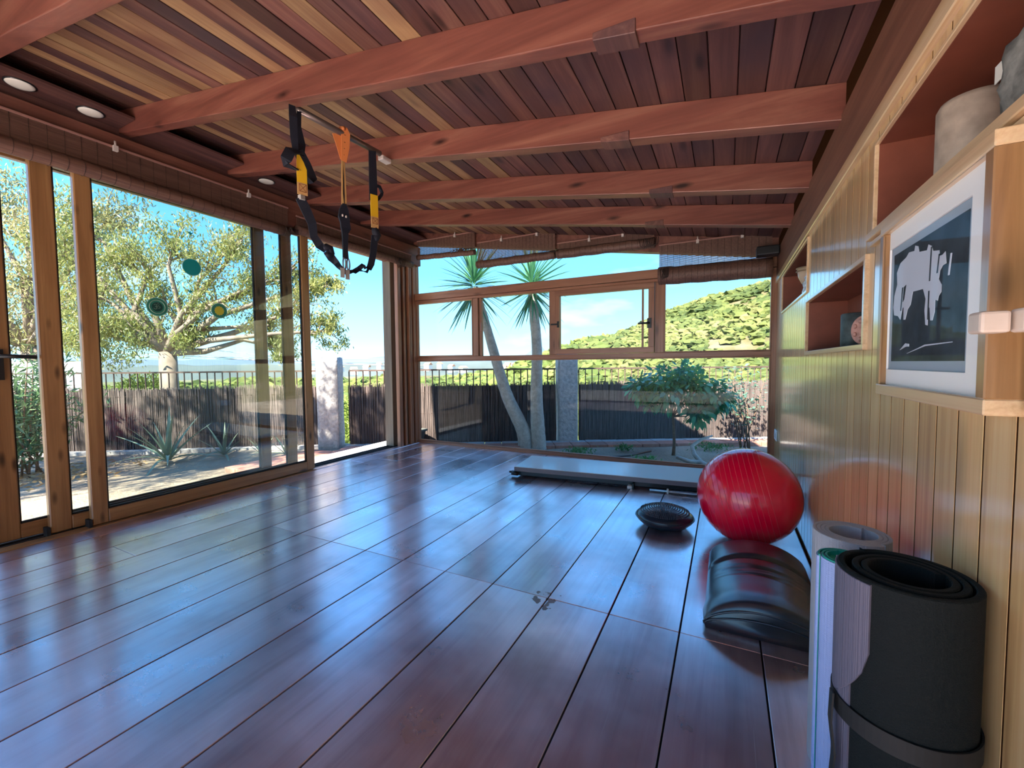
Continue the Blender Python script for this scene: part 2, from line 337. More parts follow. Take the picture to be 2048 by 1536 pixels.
# ------------------------------------------------------------------ right wall
NICHES = [(1.762, 2.868, 1.103, 1.378), (2.905, 4.10, 1.452, 1.738), (.30, 1.695, 1.438, 1.713)]
def rects(y0, y1, z0, z1, holes):
    ys = sorted({y0, y1, *[v for h in holes for v in h[:2] if y0 < v < y1]}); zs = sorted({z0, z1, *[v for h in holes for v in h[2:] if z0 < v < z1]})
    out = []
    for a, b in zip(ys, ys[1:]):
        run = None
        for c, d in zip(zs, zs[1:]):
            inh = any(h[0] < (a + b) / 2 < h[1] and h[2] < (c + d) / 2 < h[3] for h in holes)
            if inh:
                if run: out.append((a, b, *run)); run = None
            else: run = (run[0], d) if run else (c, d)
        if run: out.append((a, b, *run))
    return out
m_ = MB()
for a, b, c, d in rects(YF, 4.6, -.05, 2.3, NICHES): m_.box(.4108, .70, a, b, c, d)
wr = m_.build('wall_right', M_paneldk); wr['kind'] = 'structure'
k0 = 1.8808 - .0937 * 44
y = k0
while y < 4.5:
    a, b = y + .0032, min(y + .0937 - .0032, 4.5)
    if b > YF:
        for q in rects(max(a, YF), b, .0, 1.755, NICHES):
            if q[1] - q[0] > .006: box('board', M_panel, wr, .41, .4235, q[0], q[1], q[2] + .001, q[3] - .001)
    y += .0937
for (a, b, c, d) in NICHES:
    n_ = MB()
    n_.box(.585, .60, a, b, c, d).box(.412, .585, a, b, c - .006, c + .004).box(.412, .585, a, b, d - .004, d + .006).box(.412, .585, a - .006, a + .004, c, d).box(.412, .585, b - .004, b + .006, c, d)
    n_.build('niche_lining', M_niche, wr)
    if c < 1.43:
        for q in ((a - .018, b + .018, c - .018, c + .002), (a - .018, b + .018, d - .002, d + .016)): box('niche_trim', M_trim, wr, .397, .415, *q, .002)
        for q in ((a - .018, a + .001, c, d), (b - .001, b + .018, c, d)): box('niche_trim', M_trim, wr, .397, .415, *q, .002)
    elif c > 1.45:
        for q in ((a - .010, b + .010, c - .014, c + .002), (a - .010, b + .010, d - .002, d + .010), (a - .012, a + .001, c, d), (b - .001, b + .012, c, d)): box('niche_trim', M_trim, wr, .401, .415, *q, .002)
    else:
        box('niche_trim', M_trim, wr, .388, .415, a, b + .012, c - .016, c + .006, .002)
        box('niche_trim', M_trim, wr, .398, .415, a, b + .012, c - .034, c - .018, .002)
        for q in ((a, b + .012, d - .002, d + .008), (b - .001, b + .012, c, d)): box('niche_trim', M_trim, wr, .402, .415, *q, .002)
tr = MB().box(.392, .4235, YF, 4.5, 1.752, 1.802).build('trim_1', M_trim, None, .003); tr['kind'] = 'structure'
wp = MB().box(.398, .50, YF, 4.5, 1.80, 2.03).build('trim_2', M_plate, None, .004); wp['kind'] = 'structure'
t3 = MB().box(.404, .43, YF, 4.5, -.001, .012).build('baseboard_right', M_paneldk); t3['kind'] = 'structure'

# ------------------------------------------------------------------ back wall: posts, rails, windows
wb = setting('wall_back', (XL, YB, 0))
def bx(name, x0, x1, z0, z1, y0=4.5, y1=4.56, mt=None, par=wb): return box(name, mt or (M_winx if (x1 - x0) > (z1 - z0) else M_winz), par, x0, x1, y0, y1, z0, z1, .003)
bx('sill', -3.72, .41, -.02, .028, 4.475, 4.56)
bx('outer_sill', -3.9, .5, -.09, .005, 4.562, 4.68, M_concrete)
bx('rail', -3.70, .37, 1.10, 1.15)
bx('beam', -3.70, .41, 1.895, 1.985, 4.47, 4.56)
bx('moulding', -3.70, .41, 1.862, 1.892, 4.485, 4.56)
bx('post', -3.775, -3.70, .0, 2.64)
bx('post', .368, .45, .0, 2.0)
bx('mullion', -2.815, -2.755, 1.15, 1.862)
bx('mullion', -1.795, -1.725, 1.15, 1.862)
bx('mullion', -.645, -.555, 1.15, 1.862)
sl = MB(); xa, xb = -4.0, .5
sl.hexa([(xa, 4.47, jz(xa) - .01), (xb, 4.47, jz(xb) - .01), (xa, 4.57, jz(xa) - .01), (xb, 4.57, jz(xb) - .01),
         (xa, 4.47, jz(xa) + BT + .02), (xb, 4.47, jz(xb) + BT + .02), (xa, 4.57, jz(xa) + BT + .02), (xb, 4.57, jz(xb) + BT + .02)])
sl.build('top_plate', M_header, wb, .003)
def pane(par, x0, x1, z0, z1, y=4.53, slope=False):
    zt0, zt1 = (jz(x0) - .005, jz(x1) - .005) if slope else (z1, z1)
    MB().hexa([(x0, y, z0), (x1, y, z0), (x0, y + .004, z0), (x1, y + .004, z0), (x0, y, zt0), (x1, y, zt1), (x0, y + .004, zt0), (x1, y + .004, zt1)]).build('pane', M_glassw, par)
def bead(par, x0, x1, z0, z1, w=.012, y0=4.495, y1=4.53, mt=None, mtz=None):
    for q in ((x0, x1, z0, z0 + w), (x0, x1, z1 - w, z1)): box('frame_rail', mt or M_winx, par, q[0], q[1], y0, y1, q[2], q[3], .002)
    for q in ((x0, x0 + w), (x1 - w, x1)): box('frame_stile', mtz or M_winz, par, q[0], q[1], y0, y1, z0 + w, z1 - w, .002)
w1 = setting('window_1', (-1.66, YB, .03)); pane(w1, -3.70, .368, .028, 1.10); bead(w1, -3.70, .368, .028, 1.10, .012)
w2 = setting('window_2', (-3.26, YB, 1.15)); pane(w2, -3.70, -2.815, 1.15, 1.862); bead(w2, -3.70, -2.815, 1.15, 1.862, .016)
w3 = setting('window_3', (-2.25, YB, 1.15)); pane(w3, -2.755, -1.795, 1.15, 1.862, 4.535)
box('frame_stile', M_winz, w3, -2.755, -2.735, 4.49, 4.53, 1.15, 1.862, .002); box('frame_stile', M_winz, w3, -2.728, -2.695, 4.51, 4.55, 1.15, 1.862, .002)
box('latch', M_batten, w3, -2.705, -2.692, 4.488, 4.51, 1.46, 1.56, .002)
w4 = setting('window_4', (-1.2, YB, 1.15)); pane(w4, -1.66, -.72, 1.18, 1.83, 4.52)
bead(w4, -1.722, -.648, 1.152, 1.860, .058, 4.478, 4.535, M_winx, M_winz); box('frame_stile', M_winz, w4, -.775, -.757, 4.50, 4.53, 1.21, 1.80, .002)
h_ = MB().box(-1.69, -1.665, 4.465, 4.479, 1.45, 1.52); h_.box(-1.76, -1.665, 4.452, 4.466, 1.478, 1.494); h_.build('hinge', M_black, w4, .002)
h_ = MB().box(-.715, -.675, 4.466, 4.479, 1.40, 1.50); h_.tube([(-.695, 4.47, 1.45), (-.695, 4.44, 1.45), (-.80, 4.44, 1.448)], .010, 8); h_.build('handle', M_black, w4)
w5 = setting('window_5', (-.09, YB, 1.15)); pane(w5, -.555, .368, 1.15, 1.862); bead(w5, -.555, .368, 1.15, 1.862, .010)
w6 = setting('window_6', (-1.66, YB, 1.985)); pane(w6, -3.70, .40, 1.985, 0, 4.52, True)
# ------------------------------------------------------------------ left wall: header, threshold, corner jamb, sliding doors
wl = setting('wall_left', (XL, 1.2, 0))
box('header', M_header, wl, -3.90, -3.66, YF, 4.56, 2.36, 2.605, .006)
MB().hexa([(-4.0, YF, 2.60), (-3.70, YF, 2.60), (-4.0, 4.57, 2.60), (-3.70, 4.57, 2.60), (-4.0, YF, jz(-4.0) + BT), (-3.70, YF, jz(-3.7) + BT), (-4.0, 4.57, jz(-4.0) + BT), (-3.70, 4.57, jz(-3.7) + BT)]).build('blocking', M_ceildark, wl)
box('threshold', M_frameh, wl, -3.742, -3.655, YF, 2.86, -.02, .006, .003)
box('threshold', M_floor, wl, -3.742, -3.655, 2.862, 4.47, -.02, .004, .003)
for xx in (-3.765, -3.835, -3.905):
    box('track', M_seal, wl, xx - .006, xx + .006, YF, 4.47, -.03, .003)
box('outer_step', M_concrete, wl, -4.22, -3.744, YF, 4.56, -.16, -.012, .004)
for k, (xa, xb, ya, yb) in enumerate(((-3.745, -3.69, 4.13, 4.19), (-3.80, -3.735, 4.20, 4.225), (-3.74, -3.70, 4.245, 4.27), (-3.80, -3.72, 4.285, 4.31), (-3.74, -3.69, 4.335, 4.36), (-3.78, -3.71, 4.385, 4.42), (-3.775, -3.70, 4.44, 4.50), (-3.93, -3.80, 4.12, 4.5))):
    box('jamb', M_winz if k != 7 else M_outw, wl, xa, xb, ya, yb, 0, 2.40, .004)
def slider(name, x, y0, y1, mt, mth, wst=.085, left=True):
    d = setting(name, (x, (y0 + y1) / 2, 0))
    t = .045
    box('stile', mt, d, x - t / 2, x + t / 2, y0, y0 + wst, .012, 2.38, .006)
    box('stile', mt, d, x - t / 2, x + t / 2, y1 - wst, y1, .012, 2.38, .006)
    box('bottom_rail', mth, d, x - t / 2, x + t / 2, y0 + wst, y1 - wst, .012, .10, .004)
    box('top_rail', mth, d, x - t / 2, x + t / 2, y0 + wst, y1 - wst, 2.30, 2.38, .004)
    b = MB()
    for a in (0, 1): b.box(x - .010, x + .010, (y0 + wst, y1 - wst - .008)[a], (y0 + wst + .008, y1 - wst)[a], .10, 2.30)
    b.box(x - .010, x + .010, y0 + wst, y1 - wst, .10, .112); b.build('gasket', M_seal, d)
    box('pane', M_glass, d, x - .003, x + .003, y0 + wst, y1 - wst, .105, 2.30)
    box('brush_seal', M_seal, d, x - .03, x + .03, y0 - .018, y0 - .001, .0, .055)
    return d
d1 = slider('door_1', -3.705, 1.180, 2.862, M_frame, M_frameh)
d2 = slider('door_2', -3.765, 1.005, 2.72, M_frame, M_frameh, .10)
d3 = slider('door_3', -3.835, .800, 2.50, M_frame, M_frameh, .10)
d4 = slider('door_4', -3.705, -1.0, .70, M_frame, M_frameh)
d5 = slider('door_5', -3.705, -2.2, -1.1, M_frame, M_frameh)
# lever of door_3
h_ = MB().box(-3.80, -3.79, .83, .87, .98, 1.16).tube([(-3.79, .85, 1.12), (-3.74, .85, 1.12), (-3.735, .99, 1.115)], .012, 8); h_.build('handle', M_black, d3)
# stickers on door_1's glass
M_teal = plain('teal_film', (.0, .30, .31), .5); M_teal2 = plain('green_film', (.03, .24, .17), .5); M_yel = plain('yellow_film', (.62, .58, .05), .5); M_pale = plain('pale_print', (.25, .42, .33), .5); M_rim = plain('sticker_rim', (.45, .75, .62), .5)
def disc(mb, c, r, x0, x1, n=40, wob=0, k=0):
    vs = [(x0, c[0] + (r + wob * math.cos(k * 2 * pi * i / n)) * math.cos(2 * pi * i / n), c[1] + (r + wob * math.cos(k * 2 * pi * i / n)) * math.sin(2 * pi * i / n)) for i in range(n)]
    vs += [(x1, v[1], v[2]) for v in vs]
    mb.add(vs, [tuple(range(n)), tuple(range(2 * n - 1, n - 1, -1))] + [(i, (i + 1) % n, n + (i + 1) % n, n + i) for i in range(n)])
XG = -3.7018
def sticker(c, r, m_main, label, inner=None):
    t = thing('sticker', label, 'sticker', (XG, c[0], c[1]), 'round stickers on the sliding glass door')
    a = MB(); disc(a, c, r + .004, XG, XG + .0008); a.build('rim', M_rim, t)
    a = MB(); disc(a, c, r, XG + .0007, XG + .0014); a.build('face', m_main, t)
    return t
s1 = sticker((1.837, 1.818), .062, M_teal, 'plain teal round sticker, topmost of three on the sliding glass')
s2 = sticker((1.601, 1.486), .064, M_teal2, 'green round sticker with an om sign, lower left on the sliding glass')
s3 = sticker((2.024, 1.503), .058, M_teal2, 'green round sticker with a yellow flower centre, lower right on the sliding glass')
a = MB(); disc(a, (2.024, 1.503), .036, XG + .0013, XG + .002, 48, .003, 12); a.build('flower_print', M_yel, s3)
a = MB(); disc(a, (1.601, 1.486), .034, XG + .0013, XG + .0017); a.build('centre_disc', plain('dark_green_print', (.006, .06, .05), .5), s2)
a = MB(); a.ring((XG + .0016, 1.601, 1.486), .048, .003, 'x', 40, 6); a.build('ring_print', M_pale, s2)
a = MB()
def flat_stroke(mb, pts, w, x):
    for (y0, z0), (y1, z1) in zip(pts, pts[1:]):
        d = Vector((y1 - y0, z1 - z0)); 
        if d.length < 1e-6: continue
        n_ = Vector((-d.y, d.x)).normalized() * w / 2; d = d.normalized() * w * .3
        q = [(y0 - d.x + n_.x, z0 - d.y + n_.y), (y1 + d.x + n_.x, z1 + d.y + n_.y), (y0 - d.x - n_.x, z0 - d.y - n_.y), (y1 + d.x - n_.x, z1 + d.y - n_.y)]
        mb.hexa([(x, *q[2]), (x, *q[3]), (x, *q[0]), (x, *q[1]), (x + .0006, *q[2]), (x + .0006, *q[3]), (x + .0006, *q[0]), (x + .0006, *q[1])])
def arc(cy, cz, r, a0, a1, n=10, sy=1): return [(cy + sy * r * math.cos(math.radians(a0 + (a1 - a0) * i / n)), cz + r * math.sin(math.radians(a0 + (a1 - a0) * i / n))) for i in range(n + 1)]
oy, oz = 1.596, 1.488
flat_stroke(a, arc(oy - .008, oz + .008, .008, 150, -90), .0035, XG + .0018)          # upper bowl of the 3
flat_stroke(a, arc(oy - .008, oz - .009, .010, 90, -160), .0035, XG + .0018)          # lower bowl
flat_stroke(a, [(oy + .001, oz - .001)] + arc(oy + .013, oz - .004, .008, 150, -120), .0035, XG + .0018)
flat_stroke(a, arc(oy + .010, oz + .019, .008, 200, 340), .003, XG + .0018); flat_stroke(a, [(oy + .009, oz + .025), (oy + .012, oz + .025)], .004, XG + .0018)
a.build('om_print', M_pale, s2)
for (c, lab) in (((1.837, 2.078), 'small teal bird sticker above the plain teal round one'), ((1.819, 1.631), 'small dark bird sticker between the three round ones')):
    a = MB(); s_ = .022
    pts = [(-1, .5), (-.25, .15), (0, .7), (.2, .1), (1, .55), (.45, -.3), (.15, -.35), (.3, -1), (-.05, -.5), (-.3, -.9), (-.25, -.3), (-.6, -.2)]
    vs = [(XG, c[0] + u * s_, c[1] + v * s_) for u, v in pts]; n = len(vs); vs += [(XG + .001, v[1], v[2]) for v in vs]
    a.add(vs, [tuple(range(n)), tuple(range(2 * n - 1, n - 1, -1))] + [(i, (i + 1) % n, n + (i + 1) % n, n + i) for i in range(n)])
    o = a.build('bird_sticker', M_teal); tag(o, lab, 'sticker')
# unseen wall behind the camera, its wide opening added to let in daylight
wf = MB()
for a, b, c, d in rects(-3.8, .6, -.05, 2.75, [(-3.6, .35, .03, 2.15)]): wf.box(a, b, YF - .08, YF, c, d)
wf = wf.build('wall_front', M_plate); wf['kind'] = 'structure'
tr_ = MB().box(-7, 3.5, -7.5, YF - .09, -.16, -.03).build('bounce_slab', plain('bounce_white', (.80, .78, .74), .8)); tr_['kind'] = 'structure'  # unseen white slab added to bounce sunlight into the room
for (ya_, yb_) in zip([j[1] for j in JY], [j[0] for j in JY[1:]]):
    box('soffit', M_ceildark, wl, -3.698, -3.47, ya_ + .002, yb_ - .002, 2.663, 2.678)
box('soffit', M_ceildark, wl, -3.698, -3.47, 3.632, 4.468, 2.663, 2.678)
# downlights in the dark strip over the doors
for (yy, lab) in ((.955, 'white-lensed round ceiling spotlight over the doors, leftmost of the three'), (1.255, 'white-lensed round ceiling spotlight over the doors, middle one'), (2.40, 'white-lensed round ceiling spotlight behind the left strap')):
    t = thing('ceiling_spotlight', lab, 'spotlight', (-3.60, yy, 2.66), 'spotlights above the sliding doors')
    MB().lathe([(.052, 0), (.066, .001), (.066, .006), (.058, .007), (.058, .045)], (-3.60, yy, 2.6565), 28).build('housing', M_black, t)
    MB().lathe([(.02, -.008), (.048, -.004), (.059, .001), (.059, .003)], (-3.60, yy, 2.6555), 28).build('lens', M_lens, t)

# ------------------------------------------------------------------ bamboo blinds
def blind(label, axis, a0, a1, c, zb, zr0, zr, rr, cords, loops=(), density=.008, fringe=None, clips=()):
    """axis 'y': runs along y at x=c; axis 'x': runs along x at y=c"""
    def P(u, v, z): return (c + v, u, z) if axis == 'y' else (u, c - v, z)
    mid = (a0 + a1) / 2
    t = thing('bamboo_blind', label, 'blind', P(mid, 0, zb), 'rolled bamboo blinds')
    def lbox(mb, u0, u1, v0, v1, z0, z1):
        q0, q1 = P(u0, v0, z0), P(u1, v1, z1)
        mb.box(min(q0[0], q1[0]), max(q0[0], q1[0]), min(q0[1], q1[1]), max(q0[1], q1[1]), z0, z1)
    b = MB(); lbox(b, a0, a1, -.004, .010, zb - .007, zb + .007); b.build('batten', M_batten, t, .002)
    s = MB(); z = zb - .012
    while z > zr:
        lbox(s, a0 + .004, a1 - .004, -.0015, .0015, z - density * .36, z + density * .36); z -= density
    o = s.build('slats', M_bamboo, t); o['kind'] = 'stuff'
    r = MB(); pts = []
    n = 16
    for k in range(n + 1):
        u = a0 + (a1 - a0) * k / n
        pts.append(P(u, .0, zr0 + (zr - zr0) * (0 if n == 0 else k / n) + .003 * math.sin(k * 1.7)))
    r.tube(pts, rr, 14); o = r.build('roll', M_bamboo, t)
    # spiral edge of the roll's ends
    for u in (a0, a1):
        e = MB(); zz = zr0 if u == a0 else zr
        for q in (.35, .6, .85): e.ring(P(u, 0, zz), rr * q, .0015, 'y' if axis == 'y' else 'x', 20, 4)
        e.build('roll_end', M_cord, t, kind='stuff')
    cmb = MB()
    u = a0 + cords / 2
    while u < a1:
        fr = (u - a0) / (a1 - a0); zz = zr0 + (zr - zr0) * fr
        cmb.tube([P(u, .003, zb), P(u, .003, zz + rr * .8)], .0011, 4)
        cmb.ring(P(u, 0, zz), rr + .001, .0013, 'y' if axis == 'y' else 'x', 18, 4)
        u += cords
    cmb.build('cords', M_cord, t, kind='stuff')
    for u in clips:
        k = MB(); lbox(k, u - .012, u + .012, .008, .03, zb - .03, zb + .004); k.tube([P(u, .018, zb), P(u, .018, zb + .035)], .006, 8); k.build('pulley', M_clip, t)
    for (u, w, dz) in loops:
        k = MB(); fr = (u - a0) / (a1 - a0); zz = zr0 + (zr - zr0) * fr
        for j in range(6):
            k.tube([P(u + w * (j / 6 - .5) + .03 * math.sin(j), rr + .004 + .003 * j, zz + rr * .6), P(u + w * (j / 6 - .4), rr + .012, zz - dz * .6), P(u + w * (j / 6 - .1), rr + .010, zz - dz * (1 - .06 * j)), P(u + w * (j / 6 + .15), rr + .012, zz - dz * .5), P(u + w * (j / 6 + .2), rr + .004, zz + rr * .7)], .003, 6)
        k.build('cord_loop', M_cord, t)
    return t
blind('long brown bamboo blind rolled up over the sliding doors, nearest the camera', 'y', -.4, 2.62, -3.635, 2.505, 2.325, 2.285, .046, .075, clips=(1.375, 2.25), loops=((2.60, .08, .03),))
blind('bamboo blind rolled up above the open doorway, cords hanging at its far end', 'y', 2.70, 4.34, -3.635, 2.46, 2.335, 2.335, .042, .055, clips=(), loops=((4.05, .12, .10),))
blind('short bamboo blind half rolled up at the left end of the end wall', 'x', -3.60, -2.72, 4.42, 2.645, 2.44, 2.40, .032, .045, density=.009, clips=(-3.0,), loops=((-2.95, .25, -.05),))
blind('bamboo blind with a reddish roll hanging before the palm crowns', 'x', -2.69, -1.685, 4.42, 2.505, 2.245, 2.245, .045, .045, density=.007, clips=(-2.35, -1.9), loops=((-1.78, .14, -.03),))
blind('bamboo blind under the sloping ceiling, third from the left corner', 'x', -1.665, -.64, 4.42, 2.36, 2.245, 2.235, .050, .06, density=.008, clips=(-1.3, -.95), loops=((-.72, .12, .06),))
blind('thick rolled bamboo blind above the right-hand window with the hill', 'x', -.60, .36, 4.42, 2.20, 1.90, 1.88, .085, .055, density=.010, clips=(-.25, .12), loops=((-.80 + .25, .05, .05),))
o = MB().box(.225, .395, 4.20, 4.325, 1.955, 2.03).build('speaker_box', M_black, None, .01, 2); tag(o, 'small black box tucked in the corner above the right window', 'box')
# power socket low on the far right wall
t = thing('wall_socket', 'white double wall socket low in the far right corner', 'socket', (.41, 4.32, .40))
box('plate', plain('white_plastic', (.8, .8, .8), .4), t, .398, .41, 4.24, 4.40, .36, .45, .004)
for yy in (4.28, 4.36): MB().ring((.3975, yy, .405), .022, .003, 'x', 20, 6).build('outlet', plain('white_plastic_b', (.6, .6, .62), .4), t)

# ================================================================== things inside
# ------------------------------------------------------------------ exercise ball
M_red = plain('red_vinyl', (.90, .0, .035), .22, coat=.6, coatr=.06)
M_redlt = plain('red_vinyl_rib', (.92, .06, .10), .18, coat=.5)
BC, BR = Vector((.128, 2.80, .2715)), .2735
bm = bmesh.new(); bmesh.ops.create_uvsphere(bm, u_segments=64, v_segments=40, radius=BR)
for v in bm.verts:
    v.co.z = v.co.z if v.co.z > -BR * .97 else -BR * .97 - (v.co.z + BR * .97) * 0
    v.co += BC + Vector((0, 0, -.0062))
me = bpy.data.meshes.new('exercise_ball'); bm.to_mesh(me); bm.free(); me.materials.append(M_red)
for p in me.polygons: p.use_smooth = True
ball = bpy.data.objects.new('exercise_ball', me); C.objects.link(ball); ball.location = (0, 0, 0)
for v in me.vertices: v.co -= BC
ball.location = BC
tag(ball, 'big glossy red exercise ball resting on the floor against the pine wall', 'exercise ball')
axd = Vector((.97, .0, .25)).normalized(); q = axd.to_track_quat('Z', 'Y')
for k in range(13):
    u = -.205 + .026 * k
    rr = math.sqrt(BR * BR - u * u) + .0003; n = 72; vs = []
    for i in range(n):
        a = 2 * pi * i / n
        for j in range(5):
            b = 2 * pi * j / 5; vs.append(q @ Vector(((rr + .0013 * math.cos(b)) * math.cos(a), (rr + .0013 * math.cos(b)) * math.sin(a), u + .0013 * math.sin(b))) + Vector((0, 0, -.0062)))
    vs = [BC + v for v in vs if True]
    vs = [Vector((v.x, v.y, max(v.z, .0015))) for v in vs]
    MB().add(vs, [(i * 5 + j, ((i + 1) % n) * 5 + j, ((i + 1) % n) * 5 + (j + 1) % 5, i * 5 + (j + 1) % 5) for i in range(n) for j in range(5)], True).build('rib', M_redlt, ball)
# ------------------------------------------------------------------ balance disc
M_navy = plain('dark_blue_pvc', (.008, .022, .04), .28, coat=.4)
t = thing('balance_cushion', 'round dark blue air cushion with rings of studs, on the floor left of the ball', 'balance cushion', (-.335, 2.815, 0))
c = (-.335, 2.815, 0)
MB().lathe([(.05, .0), (.10, .006), (.14, .022), (.168, .048), (.176, .066), (.172, .078), (.16, .088), (.14, .102), (.10, .118), (.05, .129), (.012, .132)], c, 56).build('body', M_navy, t)
MB().ring((c[0], c[1], .066), .176, .0045, 'z', 60, 6).build('seam', M_navy, t)
s = MB()
for k in range(11):
    r_ = .012 + k * .0135; n = max(6, int(2 * pi * r_ / .0105))
    zz = .1325 - .036 * (r_ / .15) ** 1.8
    for i in range(n):
        a = 2 * pi * i / n + k * .2; x_, y_ = c[0] + r_ * math.cos(a), c[1] + r_ * math.sin(a); h = .0032
        b = [(x_ + h * math.cos(g), y_ + h * math.sin(g), zz - .001) for g in (0, pi / 2, pi, 3 * pi / 2)] + [(x_ + h * .5 * math.cos(g), y_ + h * .5 * math.sin(g), zz + .008) for g in (0, pi / 2, pi, 3 * pi / 2)]
        s.add(b, [(4, 5, 6, 7), (0, 1, 5, 4), (1, 2, 6, 5), (2, 3, 7, 6), (3, 0, 4, 7)], True)
o = s.build('studs', plain('highlit_blue_studs', (.04, .06, .10), .35, coat=1), t); o['kind'] = 'stuff'  # lighter than the body: highlights on the studs are put into their colour
# ------------------------------------------------------------------ low folding bench
M_mint = plain('pale_grey_vinyl', (.74, .82, .80), .3, coat=.4)
M_side = plain('grey_vinyl_side', (.20, .19, .22), .4)
M_steel = plain('grey_steel', (.4, .45, .5), .3, metal=.8)
t = thing('folded_bench', 'long pale padded bench folded flat on black frame, on floor before the end window', 'bench', (-.74, 3.72, 0))
mt = Matrix.Translation((-1.735, 3.46, 0)) @ Matrix.Rotation(math.radians(5.4), 4, 'Z')
def tb(x0, x1, y0, y1, z0, z1): return MB().box(x0, x1, y0, y1, z0, z1, mt)
tb(0, 2.05, 0, .50, .058, .098).build('pad', M_mint, t, .006, 2)
tb(.001, 2.049, -.004, .004, .056, .094).build('pad_edge', M_side, t, .002)
tb(0.02, 2.03, .03, .07, .012, .058).build('frame_rail', M_black, t, .004)
tb(0.02, 2.03, .42, .46, .012, .058).build('frame_rail', M_black, t, .004)
tb(0.02, .06, .03, .46, .012, .058).build('frame_rail', M_black, t, .004)
for (u, v) in ((.0, .02), (.0, .44)):
    a = mt @ Vector((u - .03, v, .032)); b = mt @ Vector((u + .03, v, .032)); MB().tube([a, b], .022, 14).build('wheel', M_black, t)
    a = mt @ Vector((u - .055, v, .04)); b = mt @ Vector((u - .03, v, .04)); MB().tube([a, b], .010, 10).build('knob', M_black, t)
tb(1.02, 1.06, -.03, .06, .0, .024).build('foot', plain('white_rubber', (.7, .72, .72), .5), t, .005, 2)
tb(1.06, 1.075, -.035, .05, .0, .05).build('foot', M_black, t, .003)
MB().tube([mt @ Vector((1.2, -.05, .016)), mt @ Vector((2.0, -.06, .016))], .011, 10).build('handle_bar', M_steel, t)
tb(1.33, 1.345, -.065, -.035, .0, .036).build('bar_collar', M_mint, t, .002)
# ------------------------------------------------------------------ black vinyl bolster
M_vinyl = plain('black_vinyl', (.016, .022, .034), .36, coat=1, coatr=.28, bump=.25, bscale=60, bdist=.002)
t = thing('bolster_cushion', 'black vinyl half-round bolster cushion with creased cover, on the floor between ball and mats', 'cushion', (.15, 2.12, 0))
X0, X1, Y0, Y1 = -.062, .365, 1.79, 2.47
ny, nx = 64, 30; vs = []
for j in range(ny + 1):
    v = j / ny; y = Y0 + (Y1 - Y0) * v
    ends = min(1, (1 - (1 - min(v, 1 - v) / .035) ** 2) if min(v, 1 - v) < .035 else 1)
    ends = math.sqrt(max(ends, 0)) * .2 + .8
    for i in range(nx + 1):
        u = i / nx; xx = X0 + (X1 - X0) * u
        prof = .030 + .105 * (max(0, math.sin(pi * min(1, max(0, u))))) ** .62
        g = 1.0
        crease = math.exp(-((v - .66 - .02 * math.sin(3 * u)) / .022) ** 2) * .22
        folds = 0
        for (c0, amp, ph) in ((.47, .045, 0), (.43, .05, .6), (.385, .05, 1.1), (.515, .03, 2.)):
            folds += 1.7 * amp * math.exp(-((v - c0 - .03 * math.sin(2.2 * u + ph)) / .010) ** 2) * max(0, math.sin(pi * (u * 1.1)))
        bulge = .05 * math.exp(-((v - .12) / .1) ** 2) + .02 * math.exp(-((v - .85) / .1) ** 2)
        z = prof * ends * (1 + bulge - crease - folds)
        xo = (xx - .15) * (1 + .03 * math.exp(-((v - .10) / .08) ** 2)) + .15
        vs.append((xo, y + .004 * math.sin(9 * u), z))
top = len(vs)
for j in range(ny + 1):
    for i in (0, nx):
        x_, y_, _z = vs[j * (nx + 1) + i]; vs.append((x_ + (.008 if i == 0 else -.008), y_, .001))
fs = [(j * (nx + 1) + i, j * (nx + 1) + i + 1, (j + 1) * (nx + 1) + i + 1, (j + 1) * (nx + 1) + i) for j in range(ny) for i in range(nx)]
for j in range(ny):
    fs.append((j * (nx + 1), (j + 1) * (nx + 1), top + 2 * (j + 1), top + 2 * j)); fs.append((j * (nx + 1) + nx, top + 2 * j + 1, top + 2 * (j + 1) + 1, (j + 1) * (nx + 1) + nx))
    fs.append((top + 2 * j, top + 2 * (j + 1), top + 2 * (j + 1) + 1, top + 2 * j + 1))
fs.append(tuple([top] + list(range(0, nx + 1)) + [top + 1])[::-1]); e = ny * (nx + 1); fs.append(tuple([top + 2 * ny] + list(range(e, e + nx + 1)) + [top + 2 * ny + 1]))
MB().add(vs, fs, True).build('cover', M_vinyl, t)
pp = [(vs[i][0], Y0 - .001, vs[i][2] * .97) for i in range(nx + 1)]; MB().tube(pp, .0045, 6).build('piping', M_vinyl, t)
pp = [(vs[i][0], Y0 - .002, vs[i][2] * .62 + .004) for i in range(nx + 1)]; MB().tube(pp, .0035, 6).build('end_seam', M_vinyl, t)
